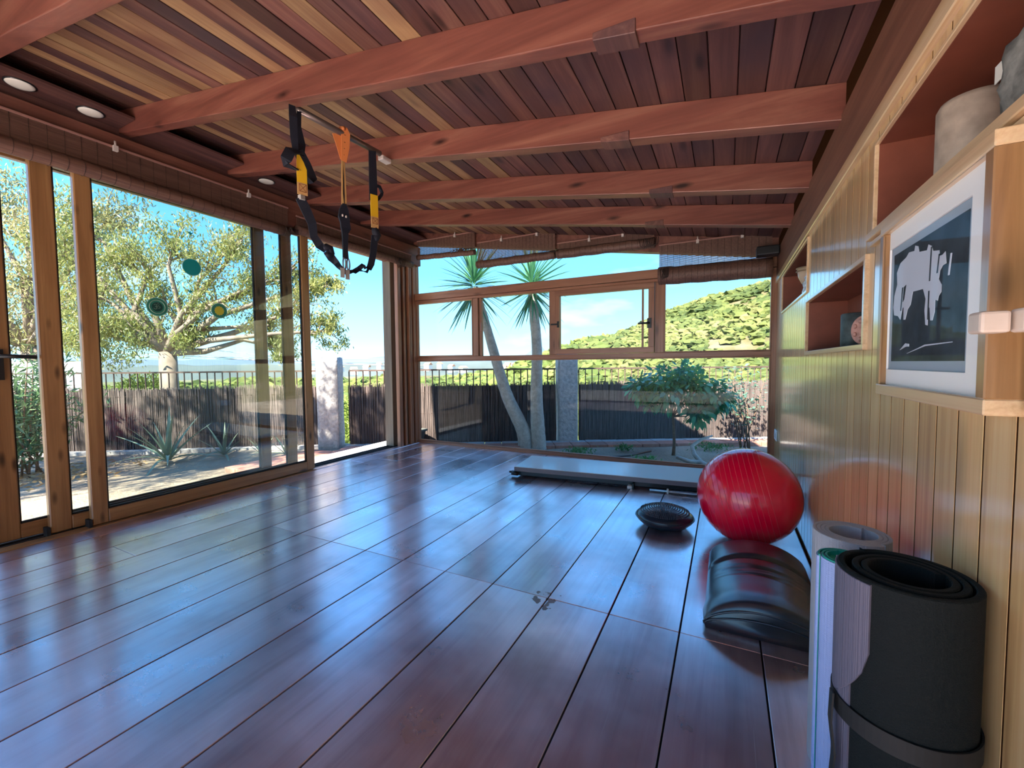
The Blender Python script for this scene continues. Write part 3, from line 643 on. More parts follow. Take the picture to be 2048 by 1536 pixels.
# ------------------------------------------------------------------ rolled mats
def spiral_pts(c, r0, r1, turns, a0=0, n=40, squash=1.0, rot=0):
    out = []
    m = int(turns * n)
    for i in range(m + 1):
        f = i / m; a = a0 + 2 * pi * turns * f; r = r0 + (r1 - r0) * f
        out.append((c[0] + r * math.cos(a), c[1] + r * math.sin(a) * squash))
    return out
def wall_strip(pts, th, z0, z1f):
    """a mat: path in plan, thickness th, from z0 up to z1f(i)"""
    m = len(pts); vs = []
    for i, p in enumerate(pts):
        a = pts[max(i - 1, 0)]; b = pts[min(i + 1, m - 1)]; t_ = Vector((b[0] - a[0], b[1] - a[1])).normalized(); n_ = Vector((-t_.y, t_.x)) * th / 2
        z1 = z1f(i / (m - 1)) if callable(z1f) else z1f; z_0 = z0(i / (m - 1)) if callable(z0) else z0
        vs += [(p[0] - n_.x, p[1] - n_.y, z_0), (p[0] + n_.x, p[1] + n_.y, z_0), (p[0] + n_.x, p[1] + n_.y, z1), (p[0] - n_.x, p[1] - n_.y, z1)]
    fs = [(i * 4 + k, (i + 1) * 4 + k, (i + 1) * 4 + (k + 1) % 4, i * 4 + (k + 1) % 4) for i in range(m - 1) for k in range(4)] + [(3, 2, 1, 0), tuple((m - 1) * 4 + k for k in range(4))]
    return MB().add(vs, fs, False)
def matfoam(name, col, scale, bump, kind='dots', rough=.6):
    m, nt, b = newmat(name); tc = N(nt, 'TexCoord')
    b.inputs['Base Color'].default_value = (*col, 1); b.inputs['Roughness'].default_value = rough; b.inputs['Specular IOR Level'].default_value = .15 if kind == 'x' else .4
    if kind == 'ribs':
        mp = N(nt, 'Mapping'); mp.inputs['Scale'].default_value = (scale, scale, 0); nt.links.new(tc.outputs['Object'], mp.inputs[0])
        wv = N(nt, 'TexVoronoi', ins={'Scale': 1.}); nt.links.new(mp.outputs[0], wv.inputs['Vector']); h = wv.outputs['Distance']
    else:
        wv = N(nt, 'TexVoronoi', ins={'Scale': scale, 'Randomness': .12 if kind == 'dots' else 1.}); nt.links.new(tc.outputs['Object'], wv.inputs['Vector']); h = wv.outputs['Distance']
    bp = N(nt, 'Bump', ins={'Strength': bump, 'Distance': .0015}); nt.links.new(h, bp.inputs['Height']); bp.invert = (kind != 'x'); nt.links.new(bp.outputs[0], b.inputs['Normal'])
    return m
M_grey = matfoam('grey_foam', (.42, .42, .46), 260, .8)
M_bluem = matfoam('pale_blue_foam', (.36, .46, .80), 210, 1.0)
M_green = plain('teal_foam_edge', (.01, .34, .27), .5)
M_blkm = matfoam('black_foam', (.009, .012, .013), 500, .5, 'x', .75)
M_rib = matfoam('slate_ribbed_foam', (.13, .12, .17), 330, .9, 'ribs', .6)
t = thing('rolled_mat', 'light grey rolled exercise mat standing furthest back against the pine wall', 'exercise mat', (.289, 1.318, 0), 'rolled mats')
pts = spiral_pts((.292, 1.322), .048, .081, 3.7, a0=.9)
wall_strip(pts, .0085, .001, .617).build('foam_roll', M_grey, t, .0015)
t = thing('rolled_mat', 'thin pale blue rolled mat with a teal inner face, between grey and black rolls', 'exercise mat', (.262, 1.165, 0), 'rolled mats')
pts = spiral_pts((.243, 1.148), .020, .050, 4.2, a0=2.0)
wall_strip(pts[-90:], .0045, .001, .612).build('foam_roll', M_bluem, t)
wall_strip(pts[:-88], .0070, .001, .606).build('inner_turns', M_green, t)
wall_strip([(p[0] * .955 + .243 * .045, p[1] * .955 + 1.148 * .045) for p in pts[-90:]], .0035, .001, .6155).build('teal_face', M_green, t)
t = thing('rolled_mat', 'thick black rolled mat with a loose slate flap, standing nearest the camera', 'exercise mat', (.306, 1.003, 0), 'rolled mats')
cB = (.302, 1.004)
pts = spiral_pts(cB, .052, .081, 2.1, a0=.2)
a0_ = .2 + 2 * pi * 2.1
pts += [(cB[0] + (.0815 + .0125 * min(1, i / 12)) * math.cos(a0_ + i * 2 * pi / 46), cB[1] + (.0815 + .0125 * min(1, i / 12)) * math.sin(a0_ + i * 2 * pi / 46)) for i in range(1, 56)]
wall_strip(pts, .0115, .001, .660).build('foam_roll', M_blkm, t, .002)
# loose outer flap: leaves the roll on its far side and hangs toward the window
la = pts[-1]
fp = [(cB[0] + .1012 * math.cos(math.radians(q)), cB[1] + .1012 * math.sin(math.radians(q))) for q in range(228, 150, -6)]
wall_strip(fp, .004, lambda f: .53 - .13 * math.sin(min(1, f * 1.15) * pi * .5) ** .6 + .10 * max(0, f - .8) * 3, .655).build('flap', M_rib, t, .001)
wall_strip([(p[0] * .985 + cB[0] * .015, p[1] * .985 + cB[1] * .015) for p in fp[3:-1]], .004, .001, .46).build('under_flap', M_rib, t, .001)
wall_strip([(cB[0] + .1035 * math.cos(i * 2 * pi / 60), cB[1] + .1035 * math.sin(i * 2 * pi / 60)) for i in range(61)], .003, .375, .41).build('strap', M_seal, t)
MB().ribbon([(cB[0] - .108, cB[1] - .02, .41), (cB[0] - .112, cB[1] - .03, .36), (cB[0] - .106, cB[1] - .035, .30), (cB[0] - .110, cB[1] - .03, .22), (cB[0] - .107, cB[1] - .032, .12)], .024, .003, (0, 1, 0)).build('strap_end', M_seal, t)
# ------------------------------------------------------------------ framed print on a deep box
t = thing('framed_print', 'blue-grey abstract print in a deep pine box frame on the panelled wall', 'picture', (.385, 1.19, .96))
fx0, fx1 = .362, .4095; ya, yb, za, zb = .922, 1.455, .962, 1.402
M_fr = M_trim
w_ = .026
for q in ((ya, yb, za, za + w_), (ya, yb, zb - w_, zb)): box('frame_rail', M_trim, t, fx0, fx1, *q, .002)
for q in ((ya, ya + w_, za + w_, zb - w_), (yb - w_, yb, za + w_, zb - w_)): box('frame_stile', M_frame, t, fx0, fx1, *q, .002)
M_mat = plain('white_mount', (.90, .90, .90), .6, spec=.1); M_paper = plain('blue_grey_paper', (.33, .41, .50), .8, spec=.15); M_ink = plain('ink_print', (.035, .05, .065), .8, spec=.15, noise=.45, nscale=14); M_ink2 = plain('pale_ink', (.55, .60, .70), .8, spec=.15)
box('backing', M_plate, t, .392, .409, ya + w_, yb - w_, za + w_, zb - w_)
pa, pb, pc, pd = 1.020, 1.428, 1.027, 1.334
for q in rects(ya + w_, yb - w_, za + w_, zb - w_, [(pa, pb, pc, pd)]): box('mount', M_mat, t, .376, .380, *q)
box('paper', M_paper, t, .3805, .383, pa, pb, pc, pd)
box('ink_panel', M_ink, t, .3795, .3806, 1.036, 1.407, 1.048, 1.315)
def poly(name, mat, parent, pts, x0, x1):
    n = len(pts); vs = [(x0, y, z) for y, z in pts] + [(x1, y, z) for y, z in pts]
    return MB().add(vs, [tuple(range(n)), tuple(range(2 * n - 1, n - 1, -1))] + [(i, (i + 1) % n, n + (i + 1) % n, n + i) for i in range(n)]).build(name, mat, parent)
pale = [(1.3743, 1.2761), (1.361, 1.2874), (1.325, 1.2934), (1.3084, 1.3013), (1.2771, 1.2973), (1.2733, 1.3082), (1.257, 1.303), (1.2503, 1.2889), (1.2089, 1.2831), (1.2028, 1.2936), (1.187, 1.2868), (1.1791, 1.2747), (1.1506, 1.2695), (1.1477, 1.2575), (1.134, 1.2573), (1.1234, 1.261), (1.1172, 1.2371), (1.1321, 1.236), (1.1439, 1.2285), (1.1487, 1.2124), (1.135, 1.1989), (1.135, 1.1848), (1.1457, 1.1779), (1.1487, 1.1692), (1.1614, 1.1728), (1.1612, 1.1482), (1.1703, 1.1316), (1.1799, 1.1324), (1.1851, 1.1596), (1.1922, 1.1604), (1.193, 1.1231), (1.2032, 1.1254), (1.2104, 1.1564), (1.2068, 1.1803), (1.222, 1.2037), (1.2784, 1.2059), (1.2891, 1.178), (1.3071, 1.1685), (1.3191, 1.1462), (1.3291, 1.1471), (1.3309, 1.1762), (1.3383, 1.1771), (1.3505, 1.149), (1.3668, 1.1593), (1.393, 1.1636), (1.4001, 1.1841), (1.3958, 1.2124), (1.3784, 1.2382), (1.3832, 1.2673)]
poly('pale_shape', M_ink2, t, pale, .3787, .3796)
for q in (((1.187, 1.215), (1.192, 1.215), (1.188, 1.285), (1.183, 1.285)), ((1.152, 1.225), (1.157, 1.225), (1.150, 1.262), (1.146, 1.262)), ((1.188, 1.135), (1.193, 1.135), (1.193, 1.195), (1.188, 1.195)), ((1.345, 1.17), (1.350, 1.17), (1.343, 1.225), (1.336, 1.225)), ((1.328, 1.195), (1.336, 1.19), (1.330, 1.225), (1.318, 1.228))): poly('dark_stroke', M_ink, t, q, .3780, .3788)
for q in (((1.103, 1.212), (1.107, 1.212), (1.100, 1.252), (1.096, 1.252)), ((1.345, 1.075), (1.31, 1.090), (1.29, 1.088), (1.29, 1.082), (1.31, 1.082)), ((1.30, 1.066), (1.20, 1.080), (1.08, 1.083), (1.08, 1.0845), (1.20, 1.083))): poly('pale_stroke', M_ink2, t, q, .3780, .3796)
box('glazing', glassmat('picture_glass', (1, 1, 1), .02), t, .3655, .367, ya + w_, yb - w_, za + w_, zb - w_)
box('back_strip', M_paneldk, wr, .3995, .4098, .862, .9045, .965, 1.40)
# light wooden peg beside it
t = thing('wooden_peg_rail', 'pale wooden peg block jutting in at the right beside the framed print', 'peg rail', (.36, .83, 1.10))
MB().box(.300, .330, .780, .815, 1.085, 1.114).build('peg', plain('bleached_beech', (.62, .50, .42), .5, noise=.1), t, .004, 2)
MB().box(.3335, .40, .762, .797, 1.085, 1.116).build('rail', plain('pale_beech', (.78, .63, .52), .5, noise=.1), t, .004, 2)
# ------------------------------------------------------------------ things in the wall niches
M_brass = plain('aged_brass', (.42, .30, .18), .3, metal=.85)
t = thing('goblet_lamp', 'tall brass goblet lamp with a cream bowl in the far upper niche', 'goblet', (.47, 3.36, 1.452))
MB().lathe([(.045, 0), (.047, .006), (.012, .02), (.009, .06), (.014, .075), (.009, .09)], (.468, 3.36, 1.452), 24).build('foot', M_brass, t)
MB().lathe([(.009, .088), (.03, .11), (.048, .15), (.056, .21), (.050, .21), (.012, .11)], (.468, 3.36, 1.452), 28).build('bowl', plain('cream_glass', (.55, .42, .30), .3), t)
for zz in (.205, .185): MB().ring((.468, 3.36, 1.452 + zz), .057, .004, 'z', 30, 6).build('rim', M_brass, t)
t = thing('figurine', 'small blue and white china figurine beside the goblet in the far niche', 'figurine', (.45, 3.20, 1.452))
MB().lathe([(.028, 0), (.034, .02), (.026, .05), (.032, .075), (.018, .095), (.024, .112), (.010, .128)], (.452, 3.18, 1.4565), 20).build('body', plain('blue_white_china', (.5, .58, .72), .25, noise=.6, nscale=60), t)
t = tag(MB().lathe([(.02, 0), (.03, .03), (.034, .06), (.02, .09)], (.52, 3.12, 1.4565), 16).build('red_ornament', plain('red_glaze', (.5, .02, .03), .3)), 'small red rounded ornament half hidden in the far upper niche', 'ornament')
t = thing('stone_mug', 'dark slate cylindrical pot standing in the middle niche', 'pot', (.475, 2.18, 1.108))
MB().lathe([(.052, 0), (.056, .004), (.056, .13), (.052, .134), (.048, .134), (.046, .012)], (.478, 2.17, 1.108), 30).build('body', plain('slate_ceramic', (.05, .075, .08), .6, noise=.5, nscale=30), t)
t = thing('carved_wheel', 'pinkish carved stone disc standing on edge beside the dark pot', 'ornament', (.46, 1.99, 1.108))
MB().lathe([(.01, .0), (.05, .0), (.054, .005), (.054, .017), (.05, .022), (.01, .022)], (0, 0, 0), 30)
s = MB(); q = Matrix.Translation((.452, 1.955, 1.108 + .054)) @ Matrix.Rotation(math.radians(-62), 4, 'Z') @ Matrix.Rotation(math.radians(90), 4, 'X')
l_ = MB().lathe([(.004, .0), (.05, .0), (.054, .005), (.054, .017), (.05, .022), (.004, .022)], (0, 0, -.011), 30)
M_pink = plain('pink_stone', (.50, .27, .22), .6, noise=.3, nscale=50)
MB().add([q @ Vector(v) for v in l_.v], l_.f, False).build('disc', M_pink, t)
for k in range(7):
    a_ = 2 * pi * k / 7; l_ = MB().lathe([(.004, 0), (.009, .002), (.007, .006), (.003, .008)], (.034 * math.cos(a_), .034 * math.sin(a_), .010), 10); MB().add([q @ Vector(v) for v in l_.v], l_.f, True).build('boss', M_pink, t)
t = thing('flower_ornament', 'tiny white ornament at the near end of the middle niche', 'ornament', (.43, 1.80, 1.108))
s = MB()
for (dx, dz) in ((0, .012), (.012, .022), (-.010, .024), (.002, .036), (.008, .010)): s.lathe([(.003, -.008), (.009, -.003), (.009, .003), (.003, .008)], (.428 + dx, 1.795, 1.109 + dz), 10)
s.build('petals', plain('white_china', (.8, .8, .8), .4), t)
t = thing('stone_vase', 'beige cylindrical stone vase standing in the upper niche above the print', 'vase', (.48, 1.30, 1.443))
MB().lathe([(.055, 0), (.060, .006), (.060, .175), (.054, .188), (.045, .190), (.043, .02)], (.487, 1.335, 1.4425), 32).build('body', plain('beige_stone', (.40, .31, .24), .6, noise=.25, nscale=25), t)
t = thing('driftwood_lamp', 'rough grey stone lump with a white label at the near end of the upper niche', 'ornament', (.48, .98, 1.443))
bm = bmesh.new(); bmesh.ops.create_icosphere(bm, subdivisions=4, radius=.075)
from mathutils import noise as mn
for v in bm.verts:
    v.co *= 1 + .30 * mn.noise(v.co * 22) + .12 * mn.noise(v.co * 60); v.co.z *= 1.35; v.co.z = max(v.co.z, -.085); v.co += Vector((.495, 1.03, 1.443 + .0865))
me = bpy.data.meshes.new('body'); bm.to_mesh(me); bm.free(); me.materials.append(plain('grey_stone', (.17, .165, .15), .8, noise=.5, nscale=40, bump=.6, bscale=60, bdist=.004))
b_ = MB(); b_.v = [tuple(v.co) for v in me.vertices]; b_.f = [tuple(p.vertices) for p in me.polygons]; b_.sm = [True] * len(b_.f); b_.build('body', me.materials[0], t)
MB().box(.418, .4195, 1.03, 1.075, 1.535, 1.565).build('label', M_lens, t)

# ------------------------------------------------------------------ pull-up bar and hanging straps
XB = -1.97
M_bar = plain('brushed_steel_bar', (.20, .16, .15), .35, metal=.6)
t = thing('steel_bar', 'steel hanging bar fixed between two ceiling joists', 'bar', (XB, 1.8, jz(XB) + .03))
MB().tube([(XB - .02, 1.503, 2.372), (XB, 1.80, 2.372), (XB + .02, 2.05, 2.372)], .017, 16).build('tube', M_bar, t)
for yy in (2.055,): MB().box(XB + .0, XB + .045, yy - .006, yy + .07, 2.335, 2.362).build('bracket', M_clip, t, .004)
M_web = plain('black_webbing', (.006, .009, .022), .75, bump=.3, bscale=300)
M_yw = plain('yellow_webbing', (.85, .50, .015), .6, bump=.2, bscale=300); M_or = plain('orange_webbing', (.80, .26, .08), .6, bump=.2, bscale=300); M_tan = plain('tan_leather', (.62, .36, .14), .55); M_stitch = plain('stitch', (.30, .09, .03), .7)
M_tag = plain('grey_tag', (.38, .36, .34), .6)
def Q(y, z, x=0): return (XB + x, y, z)
# left strap
t = thing('suspension_strap', 'black and yellow suspension strap at the left end of the bar', 'strap', Q(1.47, 2.37), 'suspension straps')
wd = (.35, .94, 0)
MB().ribbon([Q(1.462, 2.362, .0), Q(1.455, 2.30, .015), Q(1.46, 2.20, .01), Q(1.475, 2.13, 0)], [.03, .038, .034, .026], .004, wd).build('upper_loop', M_web, t)
MB().ribbon([Q(1.510, 2.362, -.01), Q(1.50, 2.28, -.01), Q(1.518, 2.20, -.012), Q(1.505, 2.13, 0)], [.02, .03, .04, .03], .004, wd).build('upper_loop', M_web, t)
MB().ribbon([Q(1.49, 2.15), Q(1.43, 2.12, .02), Q(1.405, 2.07, .02), Q(1.41, 2.045, .01), Q(1.48, 2.05)], [.05, .05, .05, .03, .02], .006, wd).build('handle_loop', M_web, t)
MB().ribbon([Q(1.49, 2.15), Q(1.545, 2.10, -.02), Q(1.585, 2.045, -.02), Q(1.57, 2.02, -.01), Q(1.49, 2.05)], [.05, .06, .05, .03, .02], .006, wd).build('handle_loop', M_web, t)
MB().ribbon([Q(1.482, 2.125, .008), Q(1.492, 2.09, .008), Q(1.500, 2.06, .008), Q(1.500, 1.985, .008)], [.012, .035, .048, .048], .005, wd).build('yellow_tab', M_yw, t)
y_ = MB().ribbon([Q(1.500, 1.99, .0085), Q(1.500, 1.93, .0085)], .049, .0055, wd).build('tan_tab', M_tan, t)
s = MB()
for (a, b) in (((-.017, 1.983), (.017, 1.983)), ((-.017, 1.945), (.017, 1.945)), ((-.017, 1.983), (-.017, 1.945)), ((.017, 1.983), (.017, 1.945)), ((-.017, 1.983), (.017, 1.945)), ((.017, 1.983), (-.017, 1.945))):
    s.tube([Q(1.500 + a[0] * .94, a[1], .0125 + a[0] * .35), Q(1.500 + b[0] * .94, b[1], .0125 + b[0] * .35)], .0012, 4)
s.build('stitching', M_stitch, y_)
MB().box(XB - .012, XB + .012, 1.485, 1.515, 1.905, 1.93).build('buckle', M_tag, t, .003)
MB().ribbon([Q(1.49, 1.915), Q(1.52, 1.87), Q(1.55, 1.80, .01), Q(1.575, 1.74, -.01), Q(1.60, 1.70), Q(1.64, 1.68)], [.045, .05, .045, .04, .045, .03], .006, wd).build('lower_strap', M_web, t)
MB().tube([Q(1.625, 1.688), Q(1.645, 1.70), Q(1.665, 1.697), Q(1.675, 1.672), Q(1.66, 1.655), Q(1.64, 1.662)], [.014, .020, .022, .02, .018, .010], 10).build('pulley', M_web, t)
MB().ribbon([Q(1.64, 1.675), Q(1.675, 1.65), Q(1.70, 1.625, .01), Q(1.735, 1.615, -.01), Q(1.765, 1.59), Q(1.79, 1.572)], [.03, .045, .035, .03, .02, .016], .006, wd).build('lower_strap', M_web, t)
# middle strap
t = thing('suspension_strap', 'middle suspension strap, orange at the top with black cinch and clips', 'strap', Q(1.77, 2.37), 'suspension straps')
MB().ribbon([Q(1.748, 2.36, -.012), Q(1.765, 2.30, -.006), Q(1.776, 2.225, 0)], [.052, .046, .03], .004, wd).build('orange_sling', M_or, t)
MB().ribbon([Q(1.772, 2.393, .012), Q(1.785, 2.37, .016), Q(1.785, 2.30, .012), Q(1.778, 2.215, .004)], [.050, .052, .046, .03], .004, wd).build('orange_sling', M_or, t)
MB().tube([Q(1.772, 2.392, -.02), Q(1.772, 2.397, .0), Q(1.772, 2.392, .02)], .012, 8).build('orange_sling', M_or, t)
for k, zz in enumerate((2.36, 2.32, 2.285, 2.25)): MB().ribbon([Q(1.775, zz, .0165 - .003 * k), Q(1.795, zz + .001, .0165 - .003 * k)], .003, .003, (0, 0, 1)).build('stitching', M_stitch, t)
for dy in (-.010, .012): MB().ribbon([Q(1.775 + dy * .5, 2.225), Q(1.775 + dy * .9, 2.12), Q(1.775 + dy * 1.1, 2.03), Q(1.775 + dy, 1.97)], [.010, .009, .008, .014], .004, wd).build('tan_webbing', M_tan, t)
MB().ribbon([Q(1.776, 2.22, -.004), Q(1.774, 1.96, -.004)], .012, .003, wd).build('black_core', M_web, t)
MB().ribbon([Q(1.775, 1.975), Q(1.772, 1.94), Q(1.770, 1.90), Q(1.778, 1.87), Q(1.782, 1.84), Q(1.776, 1.81), Q(1.774, 1.72), Q(1.776, 1.665)], [.022, .05, .062, .052, .056, .034, .026, .030], .016, wd).build('cinch', M_web, t)
for dy in (-.02, .005): MB().lathe([(.002, 0), (.005, .002), (.005, .012), (.002, .014)], Q(1.77 + dy, 1.895, .014), 8).build('rivet', M_clip, t)
for dy, ln in ((-.012, .07), (.016, .065)):
    n = 20; pt = [Q(1.778 + dy + .010 * math.cos(2 * pi * i / n), 1.635 + ln / 2 * math.sin(2 * pi * i / n)) for i in range(n + 1)]
    MB().tube(pt, .0045, 8, cap=False).build('carabiner', plain('aluminium_clip', (.35, .42, .5), .35, metal=.5), t)
for (yy, zz) in ((1.742, 1.585), (1.778, 1.58)): MB().ribbon([Q(yy, zz + .02, .01), Q(yy - .002, zz - .035, .012)], .024, .003, wd).build('hanging_tag', M_tag, t)
# right strap
t = thing('suspension_strap', 'black and yellow suspension strap at the right end of the bar', 'strap', Q(1.99, 2.37), 'suspension straps')
MB().ribbon([Q(1.985, 2.375, .02), Q(1.985, 2.30, .02), Q(1.985, 2.20, .02), Q(1.985, 2.06, .02)], [.044, .046, .050, .050], .008, wd).build('upper_strap', M_web, t)
MB().tube([Q(2.0, 2.16, .02), Q(2.04, 2.165, .02), Q(2.06, 2.135, .02), Q(2.055, 2.12, .02), Q(2.03, 2.09, .02), Q(2.005, 2.065, .02), Q(2.0, 2.10, .02)], .011, 8).build('handle_loop', M_web, t)
MB().ribbon([Q(1.985, 2.095, .026), Q(1.985, 1.96, .026)], .046, .006, wd).build('yellow_tab', M_yw, t)
y_ = MB().ribbon([Q(1.985, 1.962, .0265), Q(1.985, 1.895, .0265)], .046, .0062, wd).build('tan_tab', M_tan, t)
s = MB()
for (a, b) in (((-.016, 1.953), (.016, 1.953)), ((-.016, 1.918), (.016, 1.918)), ((-.016, 1.953), (-.016, 1.918)), ((.016, 1.953), (.016, 1.918)), ((-.016, 1.953), (.016, 1.918)), ((.016, 1.953), (-.016, 1.918))):
    s.tube([Q(1.985 + a[0] * .94, a[1], .031 + a[0] * .35), Q(1.985 + b[0] * .94, b[1], .031 + b[0] * .35)], .0012, 4)
s.build('stitching', M_stitch, y_)
MB().tube([Q(1.985, 1.895, .02), Q(1.995, 1.878, .02), Q(2.01, 1.855, .02), Q(2.0, 1.835, .02), Q(1.985, 1.83, .02)], [.015, .023, .024, .020, .014], 10).build('pulley', M_web, t)
MB().ribbon([Q(1.988, 1.85, .02), Q(1.985, 1.80, .018), Q(1.978, 1.73, .012), Q(1.968, 1.675, .005), Q(1.955, 1.645, 0), Q(1.925, 1.638, 0), Q(1.90, 1.655, .01), Q(1.875, 1.628, 0), Q(1.845, 1.605, -.01), Q(1.815, 1.60, 0), Q(1.79, 1.585, 0)], [.04, .042, .04, .04, .035, .016, .030, .028, .030, .026, .016], .006, wd).build('lower_strap', M_web, t)
MB().ribbon([Q(1.955, 1.650), Q(1.935, 1.618), Q(1.89, 1.618), Q(1.86, 1.622)], [.014, .016, .014, .012], .005, wd).build('lower_strap', M_web, t)

# ================================================================== outside
GZ = -.20
M_soil = None
def groundmat():
    m, nt, b = newmat('garden_soil'); tc = N(nt, 'TexCoord')
    n1 = N(nt, 'TexNoise', ins={'Scale': 1.1, 'Detail': 8.}); n2 = N(nt, 'TexNoise', ins={'Scale': 38., 'Detail': 6.}); v = N(nt, 'TexVoronoi', ins={'Scale': 55.})
    for q in (n1, n2, v): nt.links.new(tc.outputs['Object'], q.inputs['Vector'])
    c = ramp(nt, n1.outputs['Fac'], [(.3, (.20, .145, .105)), (.55, (.32, .25, .18)), (.75, (.42, .35, .27))])
    c = mixc(nt, .5, c, n2.outputs['Fac'], 'OVERLAY')
    f = ramp(nt, v.outputs['Distance'], [(.10, (.5,) * 3), (.25, (0, 0, 0))]); c = mixc(nt, f, c, (.50, .43, .34))
    nt.links.new(c, b.inputs['Base Color']); b.inputs['Roughness'].default_value = .95
    bp = N(nt, 'Bump', ins={'Strength': .8, 'Distance': .02}); nt.links.new(n2.outputs['Fac'], bp.inputs['Height']); nt.links.new(bp.outputs[0], b.inputs['Normal'])
    return m
def grid(name, mat, x0, x1, y0, y1, nx, ny, zf, kind='structure'):
    xs = np.linspace(x0, x1, nx); ys = np.linspace(y0, y1, ny)
    vs = [(float(x), float(y), zf(float(x), float(y))) for y in ys for x in xs]
    fs = [(j * nx + i, j * nx + i + 1, (j + 1) * nx + i + 1, (j + 1) * nx + i) for j in range(ny - 1) for i in range(nx - 1)]
    o = MB().add(vs, fs, True).build(name, mat); o['kind'] = kind; return o
FA, FB, FC = Vector((-9.1, 2.05)), Vector((-5.15, 4.62)), Vector((.9, 8.05))     # fence line: left part, corner at the post, right part
def fence_y(x):
    if x < FB.x: return FB.y + (x - FB.x) * (FB.y - FA.y) / (FB.x - FA.x)
    return FB.y + (x - FB.x) * (FC.y - FB.y) / (FC.x - FB.x)
def yard(x, y):
    d = y - fence_y(x) - .25
    base = GZ + .035 * mn.noise(Vector((x * .9, y * .9, 0))) + .012 * mn.noise(Vector((x * 4, y * 4, 3)))
    if d > 0: base -= min(d * .8, 5.5)
    return base
ground = grid('ground', groundmat(), -26, 7, -8, 16, 150, 120, yard)
# ------------------------------------------------------------------ the valley, the hill and what grows there
M_valley = None
def hillmat(name, a, b_, c_, sc):
    m, nt, b = newmat(name); tc = N(nt, 'TexCoord')
    n1 = N(nt, 'TexNoise', ins={'Scale': sc, 'Detail': 9., 'Roughness': .7}); nt.links.new(tc.outputs['Object'], n1.inputs['Vector'])
    c = ramp(nt, n1.outputs['Fac'], [(.35, a), (.5, b_), (.65, c_)]); nt.links.new(c, b.inputs['Base Color']); b.inputs['Roughness'].default_value = .95
    bp = N(nt, 'Bump', ins={'Strength': 1., 'Distance': 1.2}); nt.links.new(n1.outputs['Fac'], bp.inputs['Height']); nt.links.new(bp.outputs[0], b.inputs['Normal'])
    return m
def crest(az):
    pts = [(-60, -6), (-34, -6), (-27, -3), (-24.5, .5), (-21.7, 3.0), (-16.3, 6.9), (-13, 7.8), (-10.6, 9.8), (-6.9, 12.8), (-1.8, 16.2), (4.7, 19.3), (20, 26), (50, 30), (90, 10)]
    for (a0, z0), (a1, z1) in zip(pts, pts[1:]):
        if a0 <= az <= a1: return z0 + (z1 - z0) * (az - a0) / (a1 - a0)
    return -6
def hill(x, y):
    r = math.hypot(x, y); az = math.degrees(math.atan2(x, y)); h = crest(az)
    s = min(max((r - 34) / 86, 0), 1); s = s * s * (3 - 2 * s)
    base = -6 + (0 if r > 20 else 0)
    return base + (h - base) * s + 1.0 * mn.noise(Vector((x * .05, y * .05, 1))) * s
hl = grid('hill', hillmat('hill_scrub', (.07, .065, .025), (.13, .115, .045), (.20, .16, .10), .16), -150, 90, 13, 200, 120, 100, hill)
plain_o = grid('valley', hillmat('valley_scrub', (.06, .08, .025), (.13, .14, .05), (.24, .20, .13), .05), -900, 400, -300, 1000, 60, 60, lambda x, y: -7.2)
def range_mesh(name, pts, dist, depth, mat):
    """a far ridge: crest points (azimuth in degrees, height) at a distance, with slopes before and behind it"""
    vs = []; n = len(pts)
    for (dd, k) in ((-depth, 0), (0, 1), (depth, 0)):
        for az, h in pts:
            a = math.radians(az); r = dist + dd; vs.append((r * math.sin(a), r * math.cos(a), -7.5 + (h + 7.5) * k))
    fs = [(j * n + i, j * n + i + 1, (j + 1) * n + i + 1, (j + 1) * n + i) for j in (0, 1) for i in range(n - 1)]
    o = MB().add(vs, fs, True).build(name, mat); o['kind'] = 'structure'; return o
M_far1 = plain('far_hazed_hills', (.10, .15, .23), .9); M_far2 = plain('near_far_hills', (.085, .11, .10), .9, noise=.25, nscale=.02)  # blue distance haze is put into the far range's colour
def wob(lo, hi, n, f, seed): return [(lo + (hi - lo) * i / n, f(lo + (hi - lo) * i / n) + 2.2 * mn.noise(Vector((i * .35 + seed, 0, 0))) + 1.2 * mn.noise(Vector((i * 1.3 + seed, 5, 0)))) for i in range(n + 1)]
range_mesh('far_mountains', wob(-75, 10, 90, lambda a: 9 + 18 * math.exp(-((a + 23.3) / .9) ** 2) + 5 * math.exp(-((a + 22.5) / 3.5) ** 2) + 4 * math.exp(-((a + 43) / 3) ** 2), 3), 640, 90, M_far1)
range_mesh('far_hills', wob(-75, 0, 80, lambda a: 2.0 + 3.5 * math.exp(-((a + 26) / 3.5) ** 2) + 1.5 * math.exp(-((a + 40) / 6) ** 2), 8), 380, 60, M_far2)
def quads(name, mat, P, D, U, L, Wd, parent=None, kind='stuff', mid=.45):
    """many leaves as one mesh: centre P, length axis D, width axis U (numpy)"""
    n = len(P); L = L.reshape(-1, 1); Wd = Wd.reshape(-1, 1)
    a = P - D * L / 2; m1 = P + U * Wd / 2 - D * L * (.5 - mid); m2 = P - U * Wd / 2 - D * L * (.5 - mid); t = P + D * L / 2
    V = np.stack([a, m1, t, m2], 1).reshape(-1, 3)
    if parent is not None: V = V - np.array(world_loc(parent))
    me = bpy.data.meshes.new(name); me.vertices.add(4 * n); me.vertices.foreach_set('co', V.astype(np.float32).ravel())
    me.loops.add(4 * n); me.loops.foreach_set('vertex_index', np.arange(4 * n, dtype=np.int32)); me.polygons.add(n)
    me.polygons.foreach_set('loop_start', np.arange(0, 4 * n, 4, dtype=np.int32)); me.update(calc_edges=True)
    me.materials.append(mat); o = bpy.data.objects.new(name, me); C.objects.link(o)
    if parent is not None: o.parent = parent
    if kind: o['kind'] = kind
    return o
